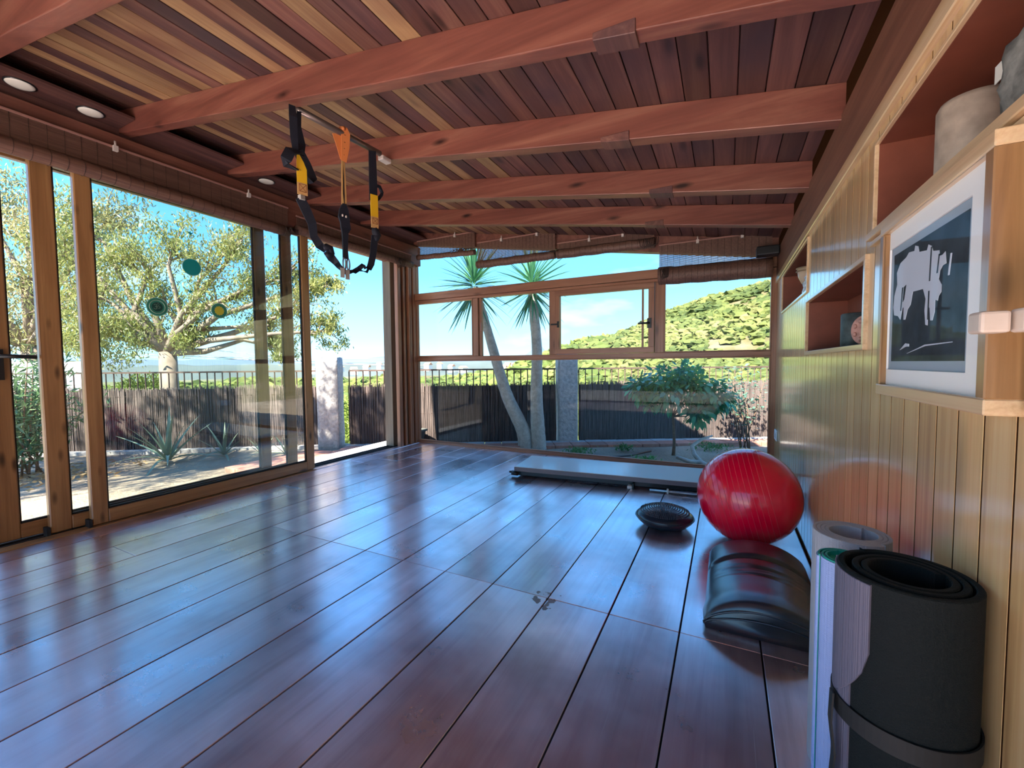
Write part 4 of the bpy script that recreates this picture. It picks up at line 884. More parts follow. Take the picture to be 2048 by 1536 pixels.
def unit(n): v = NR.normal(size=(n, 3)); return v / np.linalg.norm(v, axis=1)[:, None]
def perp(D): r = np.cross(D, unit(len(D))); return r / (np.linalg.norm(r, axis=1)[:, None] + 1e-9)
# scrub and pines on the slope
M_scrub = leafmat('pine_scrub', [(.0, (.02, .04, .008)), (.35, (.06, .085, .018)), (.65, (.12, .14, .035)), (1, (.22, .19, .085))], .15, .9, .08)
bm = bmesh.new(); bmesh.ops.create_icosphere(bm, subdivisions=2, radius=1)
IV = np.array([v.co for v in bm.verts]); IF = [tuple(v.index for v in f.verts) for f in bm.faces]; bm.free()
vs = []; fs = []; k = 0
def blobs(vs, fs, cx, cy, cz, r, flat=.62):
    j = IV * (1 + .30 * NR.normal(size=(len(IV), 1))); j = j * np.array([r, r, r * flat]) + np.array([cx, cy, cz]); b = len(vs)
    vs.extend(map(tuple, j)); fs.extend(tuple(b + i for i in f) for f in IF)
cnt = 0
while cnt < 7500:
    az = NR.uniform(-30, 22); r = 38 + 92 * NR.rand() ** .7; x = r * math.sin(math.radians(az)); y = r * math.cos(math.radians(az))
    if mn.noise(Vector((x * .09, y * .09, 0))) < -.28 and NR.rand() < .8: continue
    rad = NR.uniform(.45, 1.15) * (.55 + r / 130); blobs(vs, fs, x, y, hill(x, y) + rad * .25, rad * .9); cnt += 1
o = MB().add(vs, fs, False).build('hill_scrub', M_scrub); tag(o, 'yellow-green pines and scrub covering the hillside', 'scrub', kind='stuff')
vs = []; fs = []; M_scrub2 = leafmat('valley_bushes', [(.0, (.03, .06, .01)), (.4, (.09, .13, .025)), (.7, (.17, .20, .045)), (1, (.24, .21, .10))], .15, .9, .05)
for _ in range(3000):
    az = NR.uniform(-82, -14); r = 24 + 150 * NR.rand() ** 1.2; x = r * math.sin(math.radians(az)); y = r * math.cos(math.radians(az)); rad = NR.uniform(.5, 1.3) * (.5 + r / 90)
    zc = max(hill(x, y) if 13 < y < 200 and -150 < x < 90 else -7.2, -7.2)
    blobs(vs, fs, x, y, zc + rad * .3, min(rad, 4.2))
o = MB().add(vs, fs, False).build('valley_scrub', M_scrub2); tag(o, 'green bushes spread over the valley floor', 'scrub', kind='stuff')
# far houses: each a small white block with a tiled roof
M_hw = plain('white_render_far', (.80, .76, .70), .8); M_hr = plain('terracotta_far', (.50, .24, .14), .8)
hs_ = None
for k in range(22):
    az = (-28 + .62 * k) if k < 9 else (-52 + 1.55 * (k - 9)); r = 225 + 12 * (k % 3)
    x, y = r * math.sin(math.radians(az)), r * math.cos(math.radians(az)); w, h = R.uniform(3, 6), R.uniform(2.4, 4)
    if hs_ is None:
        h0 = thing('house', 'tiny white house with a terracotta roof far across the valley', 'house', (0, 0, 0), 'far white houses')
        MB().box(-2, 2, -2, 2, 0, 3).build('walls', M_hw, h0)
        MB().add([(-2.3, -2.3, 3), (2.3, -2.3, 3), (2.3, 2.3, 3), (-2.3, 2.3, 3), (-2.3, 0, 4), (2.3, 0, 4)], [(0, 1, 5, 4), (2, 3, 4, 5), (0, 4, 3), (1, 2, 5), (3, 2, 1, 0)]).build('roof', M_hr, h0)
        hs_ = h0; h = h0
    else:
        h = h0.copy(); C.objects.link(h)
        for ch in list(h0.children): c = ch.copy(); C.objects.link(c); c.parent = h
    h.location = (x, y, -7.2 + 3.2 + R.uniform(-.8, 1.6)); h.scale = (R.uniform(.6, .9), R.uniform(.6, .9), R.uniform(.8, 1.3)); h.rotation_euler = (0, 0, R.uniform(0, 3))

# ------------------------------------------------------------------ fence: brushwood, railing, rendered posts
M_brush = wood('brushwood', ((.034, .025, .025), (.105, .080, .076), (.22, .165, .145)), 2, rough=.9, grain=140, along=3, knots=0, vary=0, bump=0, grainmix=1)
M_rail = plain('rusty_rail', (.09, .055, .045), .6)
def rendermat():
    m, nt, b = newmat('white_rough_render'); tc = N(nt, 'TexCoord'); n = N(nt, 'TexNoise', ins={'Scale': 22., 'Detail': 6.}); nt.links.new(tc.outputs['Object'], n.inputs['Vector'])
    c = ramp(nt, n.outputs['Fac'], [(.3, (.34, .34, .34)), (.6, (.50, .49, .48))]); nt.links.new(c, b.inputs['Base Color']); b.inputs['Roughness'].default_value = .9
    bp = N(nt, 'Bump', ins={'Strength': 1., 'Distance': .02}); nt.links.new(n.outputs['Fac'], bp.inputs['Height']); nt.links.new(bp.outputs[0], b.inputs['Normal']); return m
M_render = rendermat()
def post(px, py, w, h, ang, label):
    bm = bmesh.new(); bmesh.ops.create_cube(bm, size=1); bmesh.ops.subdivide_edges(bm, edges=bm.edges[:], cuts=7, use_grid_fill=True)
    q = Matrix.Rotation(ang, 4, 'Z')
    for v in bm.verts:
        c = Vector((v.co.x * w, v.co.y * w, (v.co.z + .5) * (h - GZ + .1))); 
        n_ = mn.noise(c * 9 + Vector((px, 0, 0))); c += Vector((v.co.x, v.co.y, 0)).normalized() * .012 * n_ if abs(v.co.x) + abs(v.co.y) > .1 else Vector((0, 0, 0))
        v.co = (q @ c) + Vector((px, py, GZ - .1))
    s = MB(); bm.verts.index_update(); s.add([tuple(v.co) for v in bm.verts], [tuple(v.index for v in f.verts) for f in bm.faces], True); bm.free()
    o = s.build('fence_post', M_render); tag(o, label, 'post', 'white rendered fence posts'); return o
ang1 = math.atan2(FC.y - FB.y, FC.x - FB.x); ang0 = math.atan2(FB.y - FA.y, FB.x - FA.x)
post(-5.30, 4.42, .30, 1.17, ang0, 'white rough-rendered square post beyond the open doorway')
post(-2.22, 6.28, .30, 1.22, ang1, 'white rough-rendered square post right of the twin palm trunks')
def fence(A, B, label, ztop=.745, zrail=.965, pitch=.105, gaps=()):
    d = (B - A); Ln = d.length; d = d / Ln; n_ = Vector((-d.y, d.x))
    t = thing('brushwood_fence', label, 'fence', (*((A + B) / 2), GZ))
    rail = MB()
    a = Vector((*A, zrail)); b = Vector((*B, zrail))
    def bar(p, q, w, h0, h1, mb):
        P0 = Vector((p.x, p.y)); P1 = Vector((q.x, q.y)); o1 = n_ * w / 2
        mb.hexa([(*(P0 - o1), h0), (*(P1 - o1), h0), (*(P0 + o1), h0), (*(P1 + o1), h0), (*(P0 - o1), h1), (*(P1 - o1), h1), (*(P0 + o1), h1), (*(P1 + o1), h1)]); return mb
    bar(A, B, .03, zrail - .012, zrail + .012, MB()).build('top_rail', M_rail, t)
    bar(A, B, .03, GZ + .03, GZ + .055, MB()).build('bottom_rail', M_rail, t)
    n = int(Ln / pitch)
    proto = None
    for k in range(n + 1):
        c = A + d * (k * pitch)
        w = .013
        if proto is None:
            q0 = MB().box(c.x - w / 2, c.x + w / 2, c.y - w / 2, c.y + w / 2, GZ + .05, zrail - .012).build('baluster', M_rail, t); proto = (q0, c)
        else:
            o = proto[0].copy(); C.objects.link(o); o.location = Vector((c.x - proto[1].x, c.y - proto[1].y, 0))
    # twigs
    vs = []; fs = []
    s = MB(); m = int(Ln / .0085)
    for layer in (0, 1):
        for k in range(m):
            u = (k + R.random()) * Ln / m; c = A + d * u - n_ * (.028 + .016 * layer + R.uniform(0, .01)); r = R.uniform(.0028, .0055)
            z1 = ztop + R.uniform(-.035, .018) * (1.6 if R.random() < .1 else 1) + .012 * math.sin(u * 2.2); ln = R.uniform(-.02, .02)
            z0 = GZ + R.uniform(.02, .06)
            e = Vector((c.x + d.x * ln, c.y + d.y * ln))
            b0 = len(vs)
            for (pp, zz) in ((c, z0), (e, z1)):
                for g in (0, 2.094, 4.189): vs.append((pp.x + r * math.cos(g), pp.y + r * math.sin(g), zz))
            fs += [(b0 + i, b0 + (i + 1) % 3, b0 + 3 + (i + 1) % 3, b0 + 3 + i) for i in range(3)] + [(b0 + 3, b0 + 4, b0 + 5)]
    o = MB().add(vs, fs, True).build('brushwood', M_brush, t); o['kind'] = 'stuff'
    w = MB()
    for zz in (.0, .30, .62): w.tube([(*(A - n_ * .052), zz), (*(B - n_ * .052), zz)], .0022, 4)
    w.build('wire', M_rail, t)
    bar(A - n_ * .02, B - n_ * .02, .006, GZ + .04, ztop - .03, MB()).build('backing', plain('brush_backing', (.035, .024, .02), .95), t)
    return t
fence(Vector((-9.3, 1.93)), FB + Vector((-.30, -.19)), 'brushwood fence with a rail on top, left run behind the agaves')
fence(FB + Vector((.03, .0)), Vector((-2.37, FB.y + (-2.37 - FB.x) * (FC.y - FB.y) / (FC.x - FB.x))), 'brushwood fence run with a rail behind the twin palm trunks')
fence(Vector((-2.05, FB.y + (-2.05 - FB.x) * (FC.y - FB.y) / (FC.x - FB.x))), FC, 'brushwood fence run with a rail behind the citrus tree')
# tiled path along the fence
M_tile = wood('red_tile', ((.30, .12, .085), (.46, .21, .155), (.55, .29, .22)), 1, rough=.7, grain=9, along=6, knots=0, vary=.22, bump=.1)
M_tilew = wood('pale_kerb', ((.34, .31, .30), (.46, .43, .42), (.54, .52, .50)), 1, rough=.7, grain=9, along=6, knots=0, vary=.1, bump=.1)
d = (FC - FB).normalized(); n_ = Vector((-d.y, d.x)); Ln = (FC - FB).length
path = setting('path', (-2, 6.1, GZ))
for k in range(int(Ln / .26)):
    for row, (o0, o1, mt_) in enumerate(((.04, .20, M_tilew), (.205, .46, M_tile))):
        if row == 1 and k * .26 < 0: continue
        u0, u1 = k * .26 + .004, (k + 1) * .26 - .004; z0, z1 = GZ - .03, GZ + .045 + R.uniform(-.002, .002)
        q = [FB + d * u0 - n_ * o1, FB + d * u1 - n_ * o1, FB + d * u0 - n_ * o0, FB + d * u1 - n_ * o0]
        MB().hexa([(*q[0], z0), (*q[1], z0), (*q[2], z0), (*q[3], z0), (*q[0], z1), (*q[1], z1), (*q[2], z1), (*q[3], z1)]).build('tile', mt_, path, .003)
d0 = (FB - FA).normalized(); n0 = Vector((-d0.y, d0.x)); L0 = (FB - FA).length
for k in range(int(L0 / .40)):
    u0, u1 = k * .40 + .004, (k + 1) * .40 - .004; q = [FA + d0 * u0 - n0 * .16, FA + d0 * u1 - n0 * .16, FA + d0 * u0 - n0 * .04, FA + d0 * u1 - n0 * .04]
    MB().hexa([(*v, GZ - .03) for v in q] + [(*v, GZ + .05) for v in q]).build('kerb_stone', M_tilew, path, .003)
for i in range(7):
    for j in range(4):
        x0, y0 = -4.60 - .21 * j, 2.9 + .24 * i
        if y0 + .24 < fence_y(x0 - .1) - .3: box('tile', M_tile, path, x0 - .1, x0 + .104, y0, y0 + .234, GZ - .03, GZ + .042 + R.uniform(-.002, .002), .003)

# ------------------------------------------------------------------ palms (yucca-like, twin trunks)
M_trunk = wood('pale_bark', ((.30, .25, .20), (.46, .41, .35), (.60, .55, .48)), 0, rough=.9, grain=14, along=14, knots=0, vary=.05, bump=.8)
M_yucca = leafmat('yucca_leaf', [(.0, (.035, .13, .075)), (.5, (.09, .27, .13)), (1, (.26, .42, .20))], .25, .4, 1.5)
def sw(c0, c1, f): return Vector(c0) * (1 - f) + Vector(c1) * f
def leafmesh(name, mat, L, W, n=6, droop=0, fold=.25, shape=None, thick=0):
    vs = []; fs = []
    for i in range(n + 1):
        f = i / n; w = W * (shape(f) if shape else (math.sin(pi * min(1, f * .9 + .12)) ** .7)) / 2; z = -droop * f * f
        vs += [(f * L, -w, z + w * fold), (f * L, 0, z), (f * L, w, z + w * fold)]
        if i: a = (i - 1) * 3; fs += [(a, a + 1, a + 4, a + 3), (a + 1, a + 2, a + 5, a + 4)]
    me = bpy.data.meshes.new(name); me.from_pydata(vs, [], fs); me.materials.append(mat)
    for p in me.polygons: p.use_smooth = True
    return me
def place(me, name, parent, loc, dirv, roll=0, sc=1):
    o = bpy.data.objects.new(name, me); C.objects.link(o); o.parent = parent
    q = Vector(dirv).to_track_quat('X', 'Z') @ Euler((roll, 0, 0)).to_quaternion()
    o.rotation_mode = 'QUATERNION'; o.rotation_quaternion = q; o.location = Vector(loc) - world_loc(parent); o.scale = (sc, sc, sc); return o
def trunkmesh(name, pts, rs, parent, mat, n=16, rough=.05):
    P = [Vector(p) for p in pts]; out = []; rr = []
    m = 40
    for i in range(m + 1):
        f = i / m * (len(P) - 1); j = min(int(f), len(P) - 2); g = f - j; g2 = g
        a = P[max(j - 1, 0)]; b = P[j]; c = P[j + 1]; e = P[min(j + 2, len(P) - 1)]
        out.append(.5 * ((2 * b) + (-a + c) * g + (2 * a - 5 * b + 4 * c - e) * g * g + (-a + 3 * b - 3 * c + e) * g ** 3)); rr.append((rs[j] * (1 - g) + rs[j + 1] * g) * (1 + rough * math.sin(i * 2.9) * .5 + R.uniform(-rough, rough) * .4))
    return MB().tube(out, rr, n).build(name, mat, parent)
me_y = leafmesh('yucca_leaf', M_yucca, .62, .042, 6, .05, .3, lambda f: (min(1, .45 + f * 3) if f < .2 else 1) * (1 - f) ** .55 + .02)
for (lab, base, pts, rs, head, nl) in (
    ('left twin palm leaning left, its crown of sword leaves before the end window', (-2.60, 5.62), [(-2.62, 5.62, GZ - .05), (-2.66, 5.62, .05), (-2.92, 5.60, .58), (-3.14, 5.6, 1.24), (-3.30, 5.6, 1.75), (-3.46, 5.6, 2.22)], [.13, .105, .088, .072, .062, .055], (-3.48, 5.6, 2.27), 150),
    ('right twin palm standing upright, crown just right of the left one', (-2.50, 5.68), [(-2.44, 5.68, GZ - .05), (-2.45, 5.68, .02), (-2.47, 5.68, .6), (-2.46, 5.68, 1.25), (-2.50, 5.68, 1.75), (-2.53, 5.68, 2.12)], [.13, .105, .088, .075, .07, .06], (-2.53, 5.68, 2.18), 130)):
    t = thing('palm', lab, 'palm', (base[0], base[1], GZ))
    trunkmesh('trunk', pts, rs, t, M_trunk)
    for k in range(nl):
        f = (k + .5) / nl; el_ = math.radians(88 - 150 * f ** .9); az = k * 2.39996 + R.uniform(-.2, .2)
        el_ += R.uniform(-.12, .12); dv = Vector((math.cos(el_) * math.cos(az), math.cos(el_) * math.sin(az), math.sin(el_)))
        place(me_y, 'leaf', t, Vector(head) + dv * .03 + Vector((0, 0, .12 - .26 * f)), dv, R.uniform(-.5, .5), R.uniform(.78, 1.25) * (1.0 if nl > 140 else .85))
# ------------------------------------------------------------------ agaves
M_agave = leafmat('agave_leaf', [(.0, (.10, .17, .12)), (.5, (.20, .29, .20)), (1, (.36, .43, .30))], .12, .5, 3)
me_a = leafmesh('agave_leaf', M_agave, .62, .060, 9, .10, .5, lambda f: (1 - f ** 1.6) * .95 + .03)
me_a2 = leafmesh('agave_leaf_curled', M_agave, .62, .055, 10, .42, .5, lambda f: (1 - f ** 1.6) * .95 + .03)
for (lab, x, y, s, n) in (('largest grey-green agave, at the left seen through the sliding glass', -6.45, 2.83, 1.08, 20), ('second agave from the left, with thin upright leaves', -6.15, 3.35, .74, 15), ('third agave from the left, small and open', -5.75, 3.62, .56, 14), ('right-hand agave close behind the glass door edge', -5.35, 3.72, .62, 14)):
    t = thing('agave', lab, 'agave', (x, y, GZ))
    for k in range(n):
        az = k * 2.39996 + R.uniform(-.25, .25); f = k / n; el_ = math.radians(82 - 68 * f) + R.uniform(-.1, .1); dv = Vector((math.cos(el_) * math.cos(az), math.cos(el_) * math.sin(az), math.sin(el_)))
        place(me_a if f < .62 else me_a2, 'leaf', t, (x + dv.x * .03, y + dv.y * .03, GZ + .03), dv, 0, s * R.uniform(.8, 1.1))
# ------------------------------------------------------------------ citrus tree
M_citrus = leafmat('citrus_leaf', [(.0, (.015, .12, .07)), (.45, (.05, .30, .16)), (.75, (.20, .48, .13)), (1, (.52, .62, .14))], .3, .3, 2.2)
M_twig = plain('brown_bark', (.16, .10, .065), .8, noise=.3, nscale=40)
t = thing('citrus_tree', 'small glossy-leaved citrus tree on a thin trunk, in the bed behind the ball', 'tree', (-.61, 6.0, GZ))
trunkmesh('trunk', [(-.61, 6.0, GZ - .03), (-.60, 6.0, 0), (-.62, 6.0, .34)], [.026, .020, .017], t, M_twig, 10)
blc = [((-1.02, 5.95, .70), .20), ((-.80, 6.0, .76), .24), ((-.50, 6.05, .86), .24), ((-.32, 5.95, .72), .25), ((-.10, 6.0, .60), .20), ((-.62, 5.9, .62), .22), ((-.30, 5.9, .40), .16), ((-.88, 6.1, .52), .16), ((-.16, 6.1, .48), .16), ((-.45, 6.2, .70), .24)]
s = MB()
for (c, r) in blc: s.tube([(-.62, 6.0, .32), tuple(Vector((-.62, 6.0, .32)).lerp(Vector(c), .5) + Vector((0, 0, -.02))), c], [.010, .007, .003], 6)
s.build('branches', M_twig, t)
me_c = leafmesh('citrus_leaf', M_citrus, .105, .044, 4, .015, .25)
cnt = 0
for k in range(300):
    c, r = blc[k % len(blc)] if k % 3 else blc[R.choice((1, 3, 4, 5, 6))]; v = Vector((R.gauss(0, 1), R.gauss(0, 1) - .5, R.gauss(0, 1))).normalized(); p = Vector(c) + Vector((v.x, v.y, v.z * .85)) * r * R.uniform(.75, 1.12)
    dv = (v + Vector((0, 0, -.6 + R.uniform(-.3, .3)))).normalized(); place(me_c, 'leaf', t, p, dv, R.uniform(-.8, .8), R.uniform(.8, 1.35))
n = 2600; idx = NR.randint(0, len(blc), n); cc = np.array([blc[i][0] for i in idx]); rr_ = np.array([blc[i][1] for i in idx])[:, None]
v = unit(n); P = cc + v * rr_ * NR.uniform(.3, 1.1, (n, 1)); D = v + np.array([0, 0, -.5]) + NR.normal(size=(n, 3)) * .4; D /= np.linalg.norm(D, axis=1)[:, None]
quads('foliage', M_citrus, P, D, perp(D), NR.uniform(.07, .12, n), NR.uniform(.03, .048, n), t)
# ------------------------------------------------------------------ rose bush
M_rose = leafmat('rose_leaf', [(.0, (.05, .14, .10)), (.6, (.14, .28, .20)), (1, (.32, .42, .25))], .3, .5, 2)
t = thing('rose_bush', 'sparse blue-green rose bush on several thin stems, right of the citrus tree', 'bush', (.27, 6.9, GZ))
s = MB(); tips = []
for k in range(7):
    a = k * 2.4; b0 = Vector((.27 + .06 * math.cos(a), 6.9 + .06 * math.sin(a), GZ)); tp = b0 + Vector((R.uniform(-.32, .36), R.uniform(-.2, .2), R.uniform(.65, 1.15))); md = (b0 + tp) / 2 + Vector((R.uniform(-.06, .06), 0, .05))
    s.tube([b0, md, tp], [.010, .007, .003], 6); tips += [md.lerp(tp, q) for q in (.0, .3, .6, 1)]
s.build('stems', M_twig, t)
n = 520; P = np.array([tips[i] for i in NR.randint(0, len(tips), n)]) + NR.normal(size=(n, 3)) * np.array([.10, .08, .05]); D = unit(n) * np.array([1, 1, .25]); D /= np.linalg.norm(D, axis=1)[:, None]
U = np.cross(D, np.array([0, 0, 1.]) + NR.normal(size=(n, 3)) * .2); U /= np.linalg.norm(U, axis=1)[:, None]
quads('foliage', M_rose, P, D, U, NR.uniform(.05, .085, n), NR.uniform(.03, .045, n), t)
shade_block = MB().box(.72, 6.5, -7.0, 3.4, -.3, 3.1).box(.62, 6.7, -7.2, 3.75, 3.1, 3.22).build('wall_shade_block', M_concrete); shade_block['kind'] = 'structure'  # unseen block added to shade the right part of the fence
# ------------------------------------------------------------------ oleander
M_ole = leafmat('oleander_leaf', [(.0, (.04, .12, .05)), (.5, (.14, .26, .11)), (1, (.40, .50, .26))], .25, .5, 1.6)
t = thing('oleander_bush', 'tall narrow-leaved oleander bush at the far left outside the glass', 'bush', (-7.3, 1.75, GZ))
s = MB(); tips = []
for k in range(26):
    b0 = Vector((-7.3 + R.uniform(-.25, .25), 1.75 + R.uniform(-.35, .35), GZ)); tp = b0 + Vector((R.uniform(-.5, .5), R.uniform(-.55, .6), R.uniform(.8, 1.35))); md = b0.lerp(tp, .5) + Vector((0, 0, .08)); s.tube([b0, md, tp], [.011, .008, .004], 6); tips += [b0.lerp(tp, .2 + q * .07) for q in range(12)]
s.build('stems', M_twig, t)
n = 3600; P = np.array([tips[i] for i in NR.randint(0, len(tips), n)]) + NR.normal(size=(n, 3)) * .07; D = unit(n); D[:, 2] = np.abs(D[:, 2]) * .9; D /= np.linalg.norm(D, axis=1)[:, None]
quads('foliage', M_ole, P + D * .05, D, perp(D), NR.uniform(.10, .16, n), NR.uniform(.016, .026, n), t)
n = 500; P = np.stack([NR.normal(-6.9, .35, n), NR.normal(1.75, .5, n), np.full(n, GZ + .03)], 1) + NR.normal(size=(n, 3)) * .012; D = unit(n) * np.array([1, 1, .2]); D /= np.linalg.norm(D, axis=1)[:, None]
o = quads('fallen_leaves', plain('dry_leaf', (.50, .33, .16), .8), P, D, perp(D), NR.uniform(.05, .09, n), NR.uniform(.02, .03, n)); tag(o, 'dry brown leaves scattered under the oleander', 'leaves', kind='stuff')
# ------------------------------------------------------------------ eucalyptus trees
M_bark = plain('eucalyptus_bark', (.26, .20, .155), .8, noise=.4, nscale=3)
def bigtree(label, base, blobs_, nleaf, mat, L=.15, trunk_r=.28, fork=None, seed=1):
    t = thing('tree', label, 'tree', base); rg = random.Random(seed)
    b = Vector(base); fk = Vector(fork); s = MB(); s.tube([b, b.lerp(fk, .5) + Vector((.1, 0, 0)), fk], [trunk_r, trunk_r * .85, trunk_r * .75], 12); s.build('trunk', M_bark, t)
    s = MB(); tw = []
    for (c, r) in blobs_:
        c = Vector(c); m1 = fk.lerp(c, .35) + Vector((rg.uniform(-.5, .5), rg.uniform(-.5, .5), rg.uniform(-.1, .5))); m2 = fk.lerp(c, .7) + Vector((rg.uniform(-.4, .4), rg.uniform(-.4, .4), rg.uniform(0, .5)))
        s.tube([fk, m1, m2, c], [trunk_r * .45, trunk_r * .30, trunk_r * .18, .03], 8)
        for k in range(9):
            v = Vector((rg.gauss(0, 1), rg.gauss(0, 1), rg.gauss(0, 1))).normalized() * r * rg.uniform(.6, 1); st = m2.lerp(c, rg.random()); e = c + v; q = st.lerp(e, .5) + Vector((rg.uniform(-.15, .15), rg.uniform(-.15, .15), .15)); s.tube([st, q, e], [.030, .018, .006], 5); tw.append((e, r * .34)); tw.append((q, r * .28)); 
    s.build('branches', M_bark, t)
    E = np.array([tuple(e) for e, _ in tw]); RR = np.array([r for _, r in tw]); idx = NR.randint(0, len(tw), nleaf)
    P = E[idx] + NR.normal(size=(nleaf, 3)) * RR[idx][:, None] * np.array([.62, .62, .52]); D = NR.normal(size=(nleaf, 3)) * .55 + np.array([0, 0, -.8]); D /= np.linalg.norm(D, axis=1)[:, None]
    quads('foliage', mat, P, D, perp(D), NR.uniform(.75, 1.25, nleaf) * L, NR.uniform(.8, 1.3, nleaf) * L * .24, t, mid=.4)
    return t
M_euc = leafmat('eucalyptus_leaf', [(.0, (.12, .17, .06)), (.35, (.26, .31, .10)), (.65, (.44, .45, .13)), (1, (.58, .52, .28))], .45, .45, .35)
M_euc2 = leafmat('second_tree_leaf', [(.0, (.16, .18, .08)), (.4, (.32, .33, .14)), (.7, (.48, .44, .20)), (1, (.60, .48, .34))], .45, .45, .4)
bigtree('big pale-trunked eucalyptus filling the sliding glass view', (-15.4, 6.8, -2.2),
        [((-17.6, 5.8, 3.5), 1.2), ((-16.9, 6.3, 4.75), 1.15), ((-15.9, 6.75, 4.2), 1.2), ((-15.2, 7.2, 5.0), 1.0), ((-14.1, 7.7, 4.2), 1.1), ((-15.4, 6.9, 3.0), 1.15), ((-13.9, 7.65, 3.0), 1.1), ((-12.5, 8.4, 3.7), 1.05), ((-11.6, 8.9, 2.9), .9), ((-12.6, 8.3, 2.3), .8), ((-17.2, 5.95, 2.2), .9), ((-11.9, 8.8, 4.1), .8), ((-13.3, 8.0, 4.9), .75), ((-16.3, 6.4, 1.9), .9), ((-10.95, 9.2, 2.1), .55), ((-17.9, 5.6, 1.7), .8), ((-14.6, 7.2, 1.7), .7), ((-12.0, 8.6, 1.5), .5), ((-18.3, 5.5, 4.6), 1.0), ((-17.9, 5.7, 5.6), .8), ((-11.0, 9.2, 3.5), .5)], 30000, M_euc, .15, .30, (-15.35, 6.85, 1.5), 3)
bigtree('paler second eucalyptus at the far left behind the oleander', (-22.0, 5.6, -2.5),
        [((-22.8, 5.6, 6.2), 1.7), ((-22.1, 5.8, 4.2), 1.6), ((-20.9, 6.6, 6.0), 1.5), ((-23.2, 5.2, 3.0), 1.5), ((-21.1, 6.2, 3.2), 1.3), ((-24.4, 4.6, 5), 1.8), ((-23.6, 5.1, 7.6), 1.4), ((-24.5, 4.2, 2.2), 1.4), ((-20.4, 7.3, 4.6), 1.3), ((-20.4, 7.0, 2.2), 1.2), ((-22.4, 5.4, 1.9), 1.2), ((-19.9, 7.6, 6.8), 1.1)], 17000, M_euc2, .19, .34, (-22.0, 5.7, 1.8), 5)
bigtree('unseen tree added left of the house to cast shade outside the doors', (-7.2, -2.3, GZ),
        [((-6.9, -1.7, 3.6), .9), ((-6.2, -1.3, 4.1), .8), ((-7.8, -1.5, 4.3), .9), ((-7.1, -1.0, 4.8), .8), ((-5.9, -.6, 3.6), .7), ((-5.5, .2, 4.2), .75), ((-5.1, .0, 4.9), .6), ((-8.3, -2.1, 3.7), .8)], 14000, M_euc, .13, .10, (-7.1, -2.1, 2.2), 9)  # unseen crown added to shade the ground and the doorway post
# shrubs just beyond the fence, showing over and through the rails
M_fs = leafmat('field_shrub', [(.0, (.07, .12, .02)), (.5, (.20, .28, .04)), (1, (.42, .44, .10))], .3, .6, .5)
for (lab, x, y, z, r) in (('bright green shrub beyond the fence, left of the eucalyptus trunk', -14.4, 5.0, -.4, 1.0), ('bright green shrub beyond the fence, right of the eucalyptus trunk', -12.3, 7.3, -.5, 1.0), ('low green shrub over the fence near the doorway post', -9.3, 8.9, -.6, .9), ('tall bright bush behind the white garden wall', -18.4, 7.6, .0, .9)):
    t = thing('shrub', lab, 'shrub', (x, y, z - r - 1.2)); MB().tube([(x, y, z - r - 1.2), (x, y, z)], [.06, .03], 8).build('stem', M_bark, t)
    n = 3800; v = unit(n); P = np.array([x, y, z]) + v * r * NR.uniform(.55, 1.08, (n, 1)) * np.array([1.2, 1.2, .9]); D = v + NR.normal(size=(n, 3)) * .6; D /= np.linalg.norm(D, axis=1)[:, None]
    quads('foliage', M_fs, P, D, perp(D), NR.uniform(.10, .2, n), NR.uniform(.03, .06, n), t)
# ------------------------------------------------------------------ small outdoor things
o = MB().box(-20.5, -15.9, 4.0, 4.3, -2.5, 1.22, Matrix.Translation((-18.4, 4.5, 0)) @ Matrix.Rotation(.46, 4, 'Z') @ Matrix.Translation((18, -4.15, 0))).build('garden_wall', plain('white_wash', (.55, .58, .62), .8)); tag(o, 'white garden wall behind the oleander at the far left', 'wall')
t = thing('planter', 'dark grey square planter pot outside the corner of the end window', 'planter', (-4.14, 4.89, GZ))
MB().hexa([(-4.23, 4.80, GZ), (-4.05, 4.80, GZ), (-4.23, 4.98, GZ), (-4.05, 4.98, GZ), (-4.28, 4.75, .06), (-4.0, 4.75, .06), (-4.28, 5.03, .06), (-4.0, 5.03, .06)]).build('body', plain('dark_planter', (.05, .06, .065), .6), t, .004)
MB().box(-4.30, -3.98, 4.73, 5.05, .055, .09).build('rim', plain('planter_rim', (.13, .14, .13), .6), t, .006)
t = thing('tree_stump_branch', 'bare curved grey branch lying in the bed beside the ball', 'branch', (-.25, 5.7, GZ))
MB().tube([(-.52, 5.45, GZ + .10), (-.36, 5.5, GZ + .04), (-.24, 5.55, GZ + .03), (-.16, 5.45, GZ + .01)], [.022, .028, .034, .03], 10).build('limb', M_trunk, t)
MB().tube([(-.24, 5.55, GZ + .03), (-.33, 5.68, GZ + .10), (-.37, 5.85, GZ + .17), (-.27, 5.98, GZ + .24), (-.14, 6.1, GZ + .28)], [.03, .027, .024, .020, .012], 10).build('side_limb', M_trunk, t)
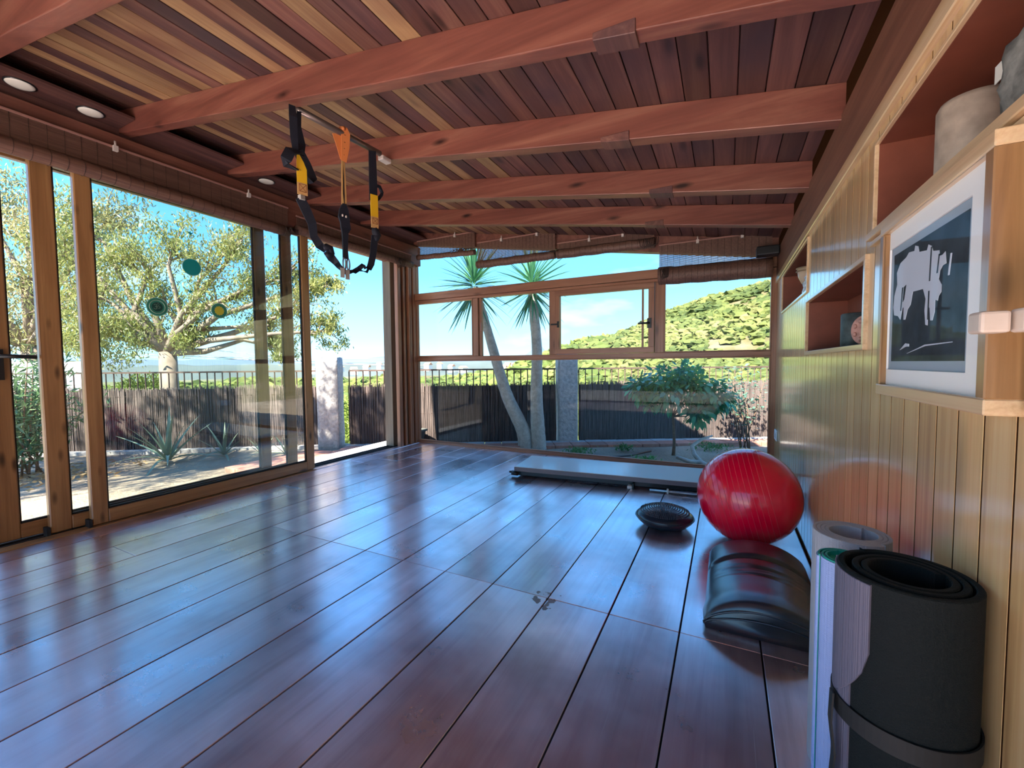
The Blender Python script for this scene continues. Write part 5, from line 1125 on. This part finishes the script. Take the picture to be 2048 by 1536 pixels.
o = MB().tube([(-2.35, 5.35, GZ + .03), (-1.9, 5.15, GZ + .03), (-1.5, 5.25, GZ + .03), (-1.1, 5.6, GZ + .03), (-.9, 6.0, GZ + .03)], .012, 8).build('garden_hose', M_black); tag(o, 'black garden hose curving over the bed soil', 'hose')
M_weed = leafmat('weed_leaf', [(.0, (.04, .16, .05)), (.6, (.12, .34, .10)), (1, (.30, .46, .14))], .3, .5, 2)
for (lab, x, y, r, n) in (('low green weed clump in the bed below the citrus tree', -.85, 5.25, .17, 420), ('small weed clump by the hose, right of the palm', -1.75, 5.45, .16, 260), ('ragged weed patch behind the branch', -.15, 6.5, .22, 320), ('tiny weed tuft against the tiled path', -1.25, 5.95, .12, 180)):
    P = np.stack([NR.normal(x, r * .5, n), NR.normal(y, r * .5, n), np.full(n, GZ + .03) + NR.uniform(0, .07, n)], 1); D = unit(n); D[:, 2] = np.abs(D[:, 2]) + .3; D /= np.linalg.norm(D, axis=1)[:, None]
    o = quads('weed_clump', M_weed, P, D, perp(D), NR.uniform(.03, .07, n), NR.uniform(.008, .018, n)); tag(o, lab, 'weeds', kind='stuff')
M_cable = plain('overhead_cable', (.45, .45, .45), .6)
t = thing('overhead_cables', 'overhead cables crossing in front of the eucalyptus', 'cables', (-22, 11, 2))
for (a, b, sg) in (((-32, 6.5, 3.6), (-11.2, 16.8, .7), .35), ((-32, 6.5, 1.95), (-14, 15.2, 1.2), .12), ((-32, 6.3, 3.3), (-12.5, 16, 1.0), .6), ((-32, 6.5, 2.2), (-14, 15.2, 1.3), .2)):
    a, b = Vector(a), Vector(b); MB().tube([a.lerp(b, q / 12) - Vector((0, 0, sg * math.sin(pi * q / 12))) for q in range(13)], .014, 5).build('cable', M_cable, t)
t = thing('chimney', 'pale square chimney stack far beyond the fence, beside the door jamb', 'chimney', (-18, 20, -3))
ch = Vector((-16.8, 18.5)); MB().box(ch.x - .35, ch.x + .35, ch.y - .35, ch.y + .35, -6, 1.75).build('stack', plain('chimney_render', (.20, .19, .18), .8), t)
MB().box(ch.x - .42, ch.x + .42, ch.y - .42, ch.y + .42, 1.75, 1.85).build('cap', plain('chimney_cap', (.17, .16, .15), .8), t)
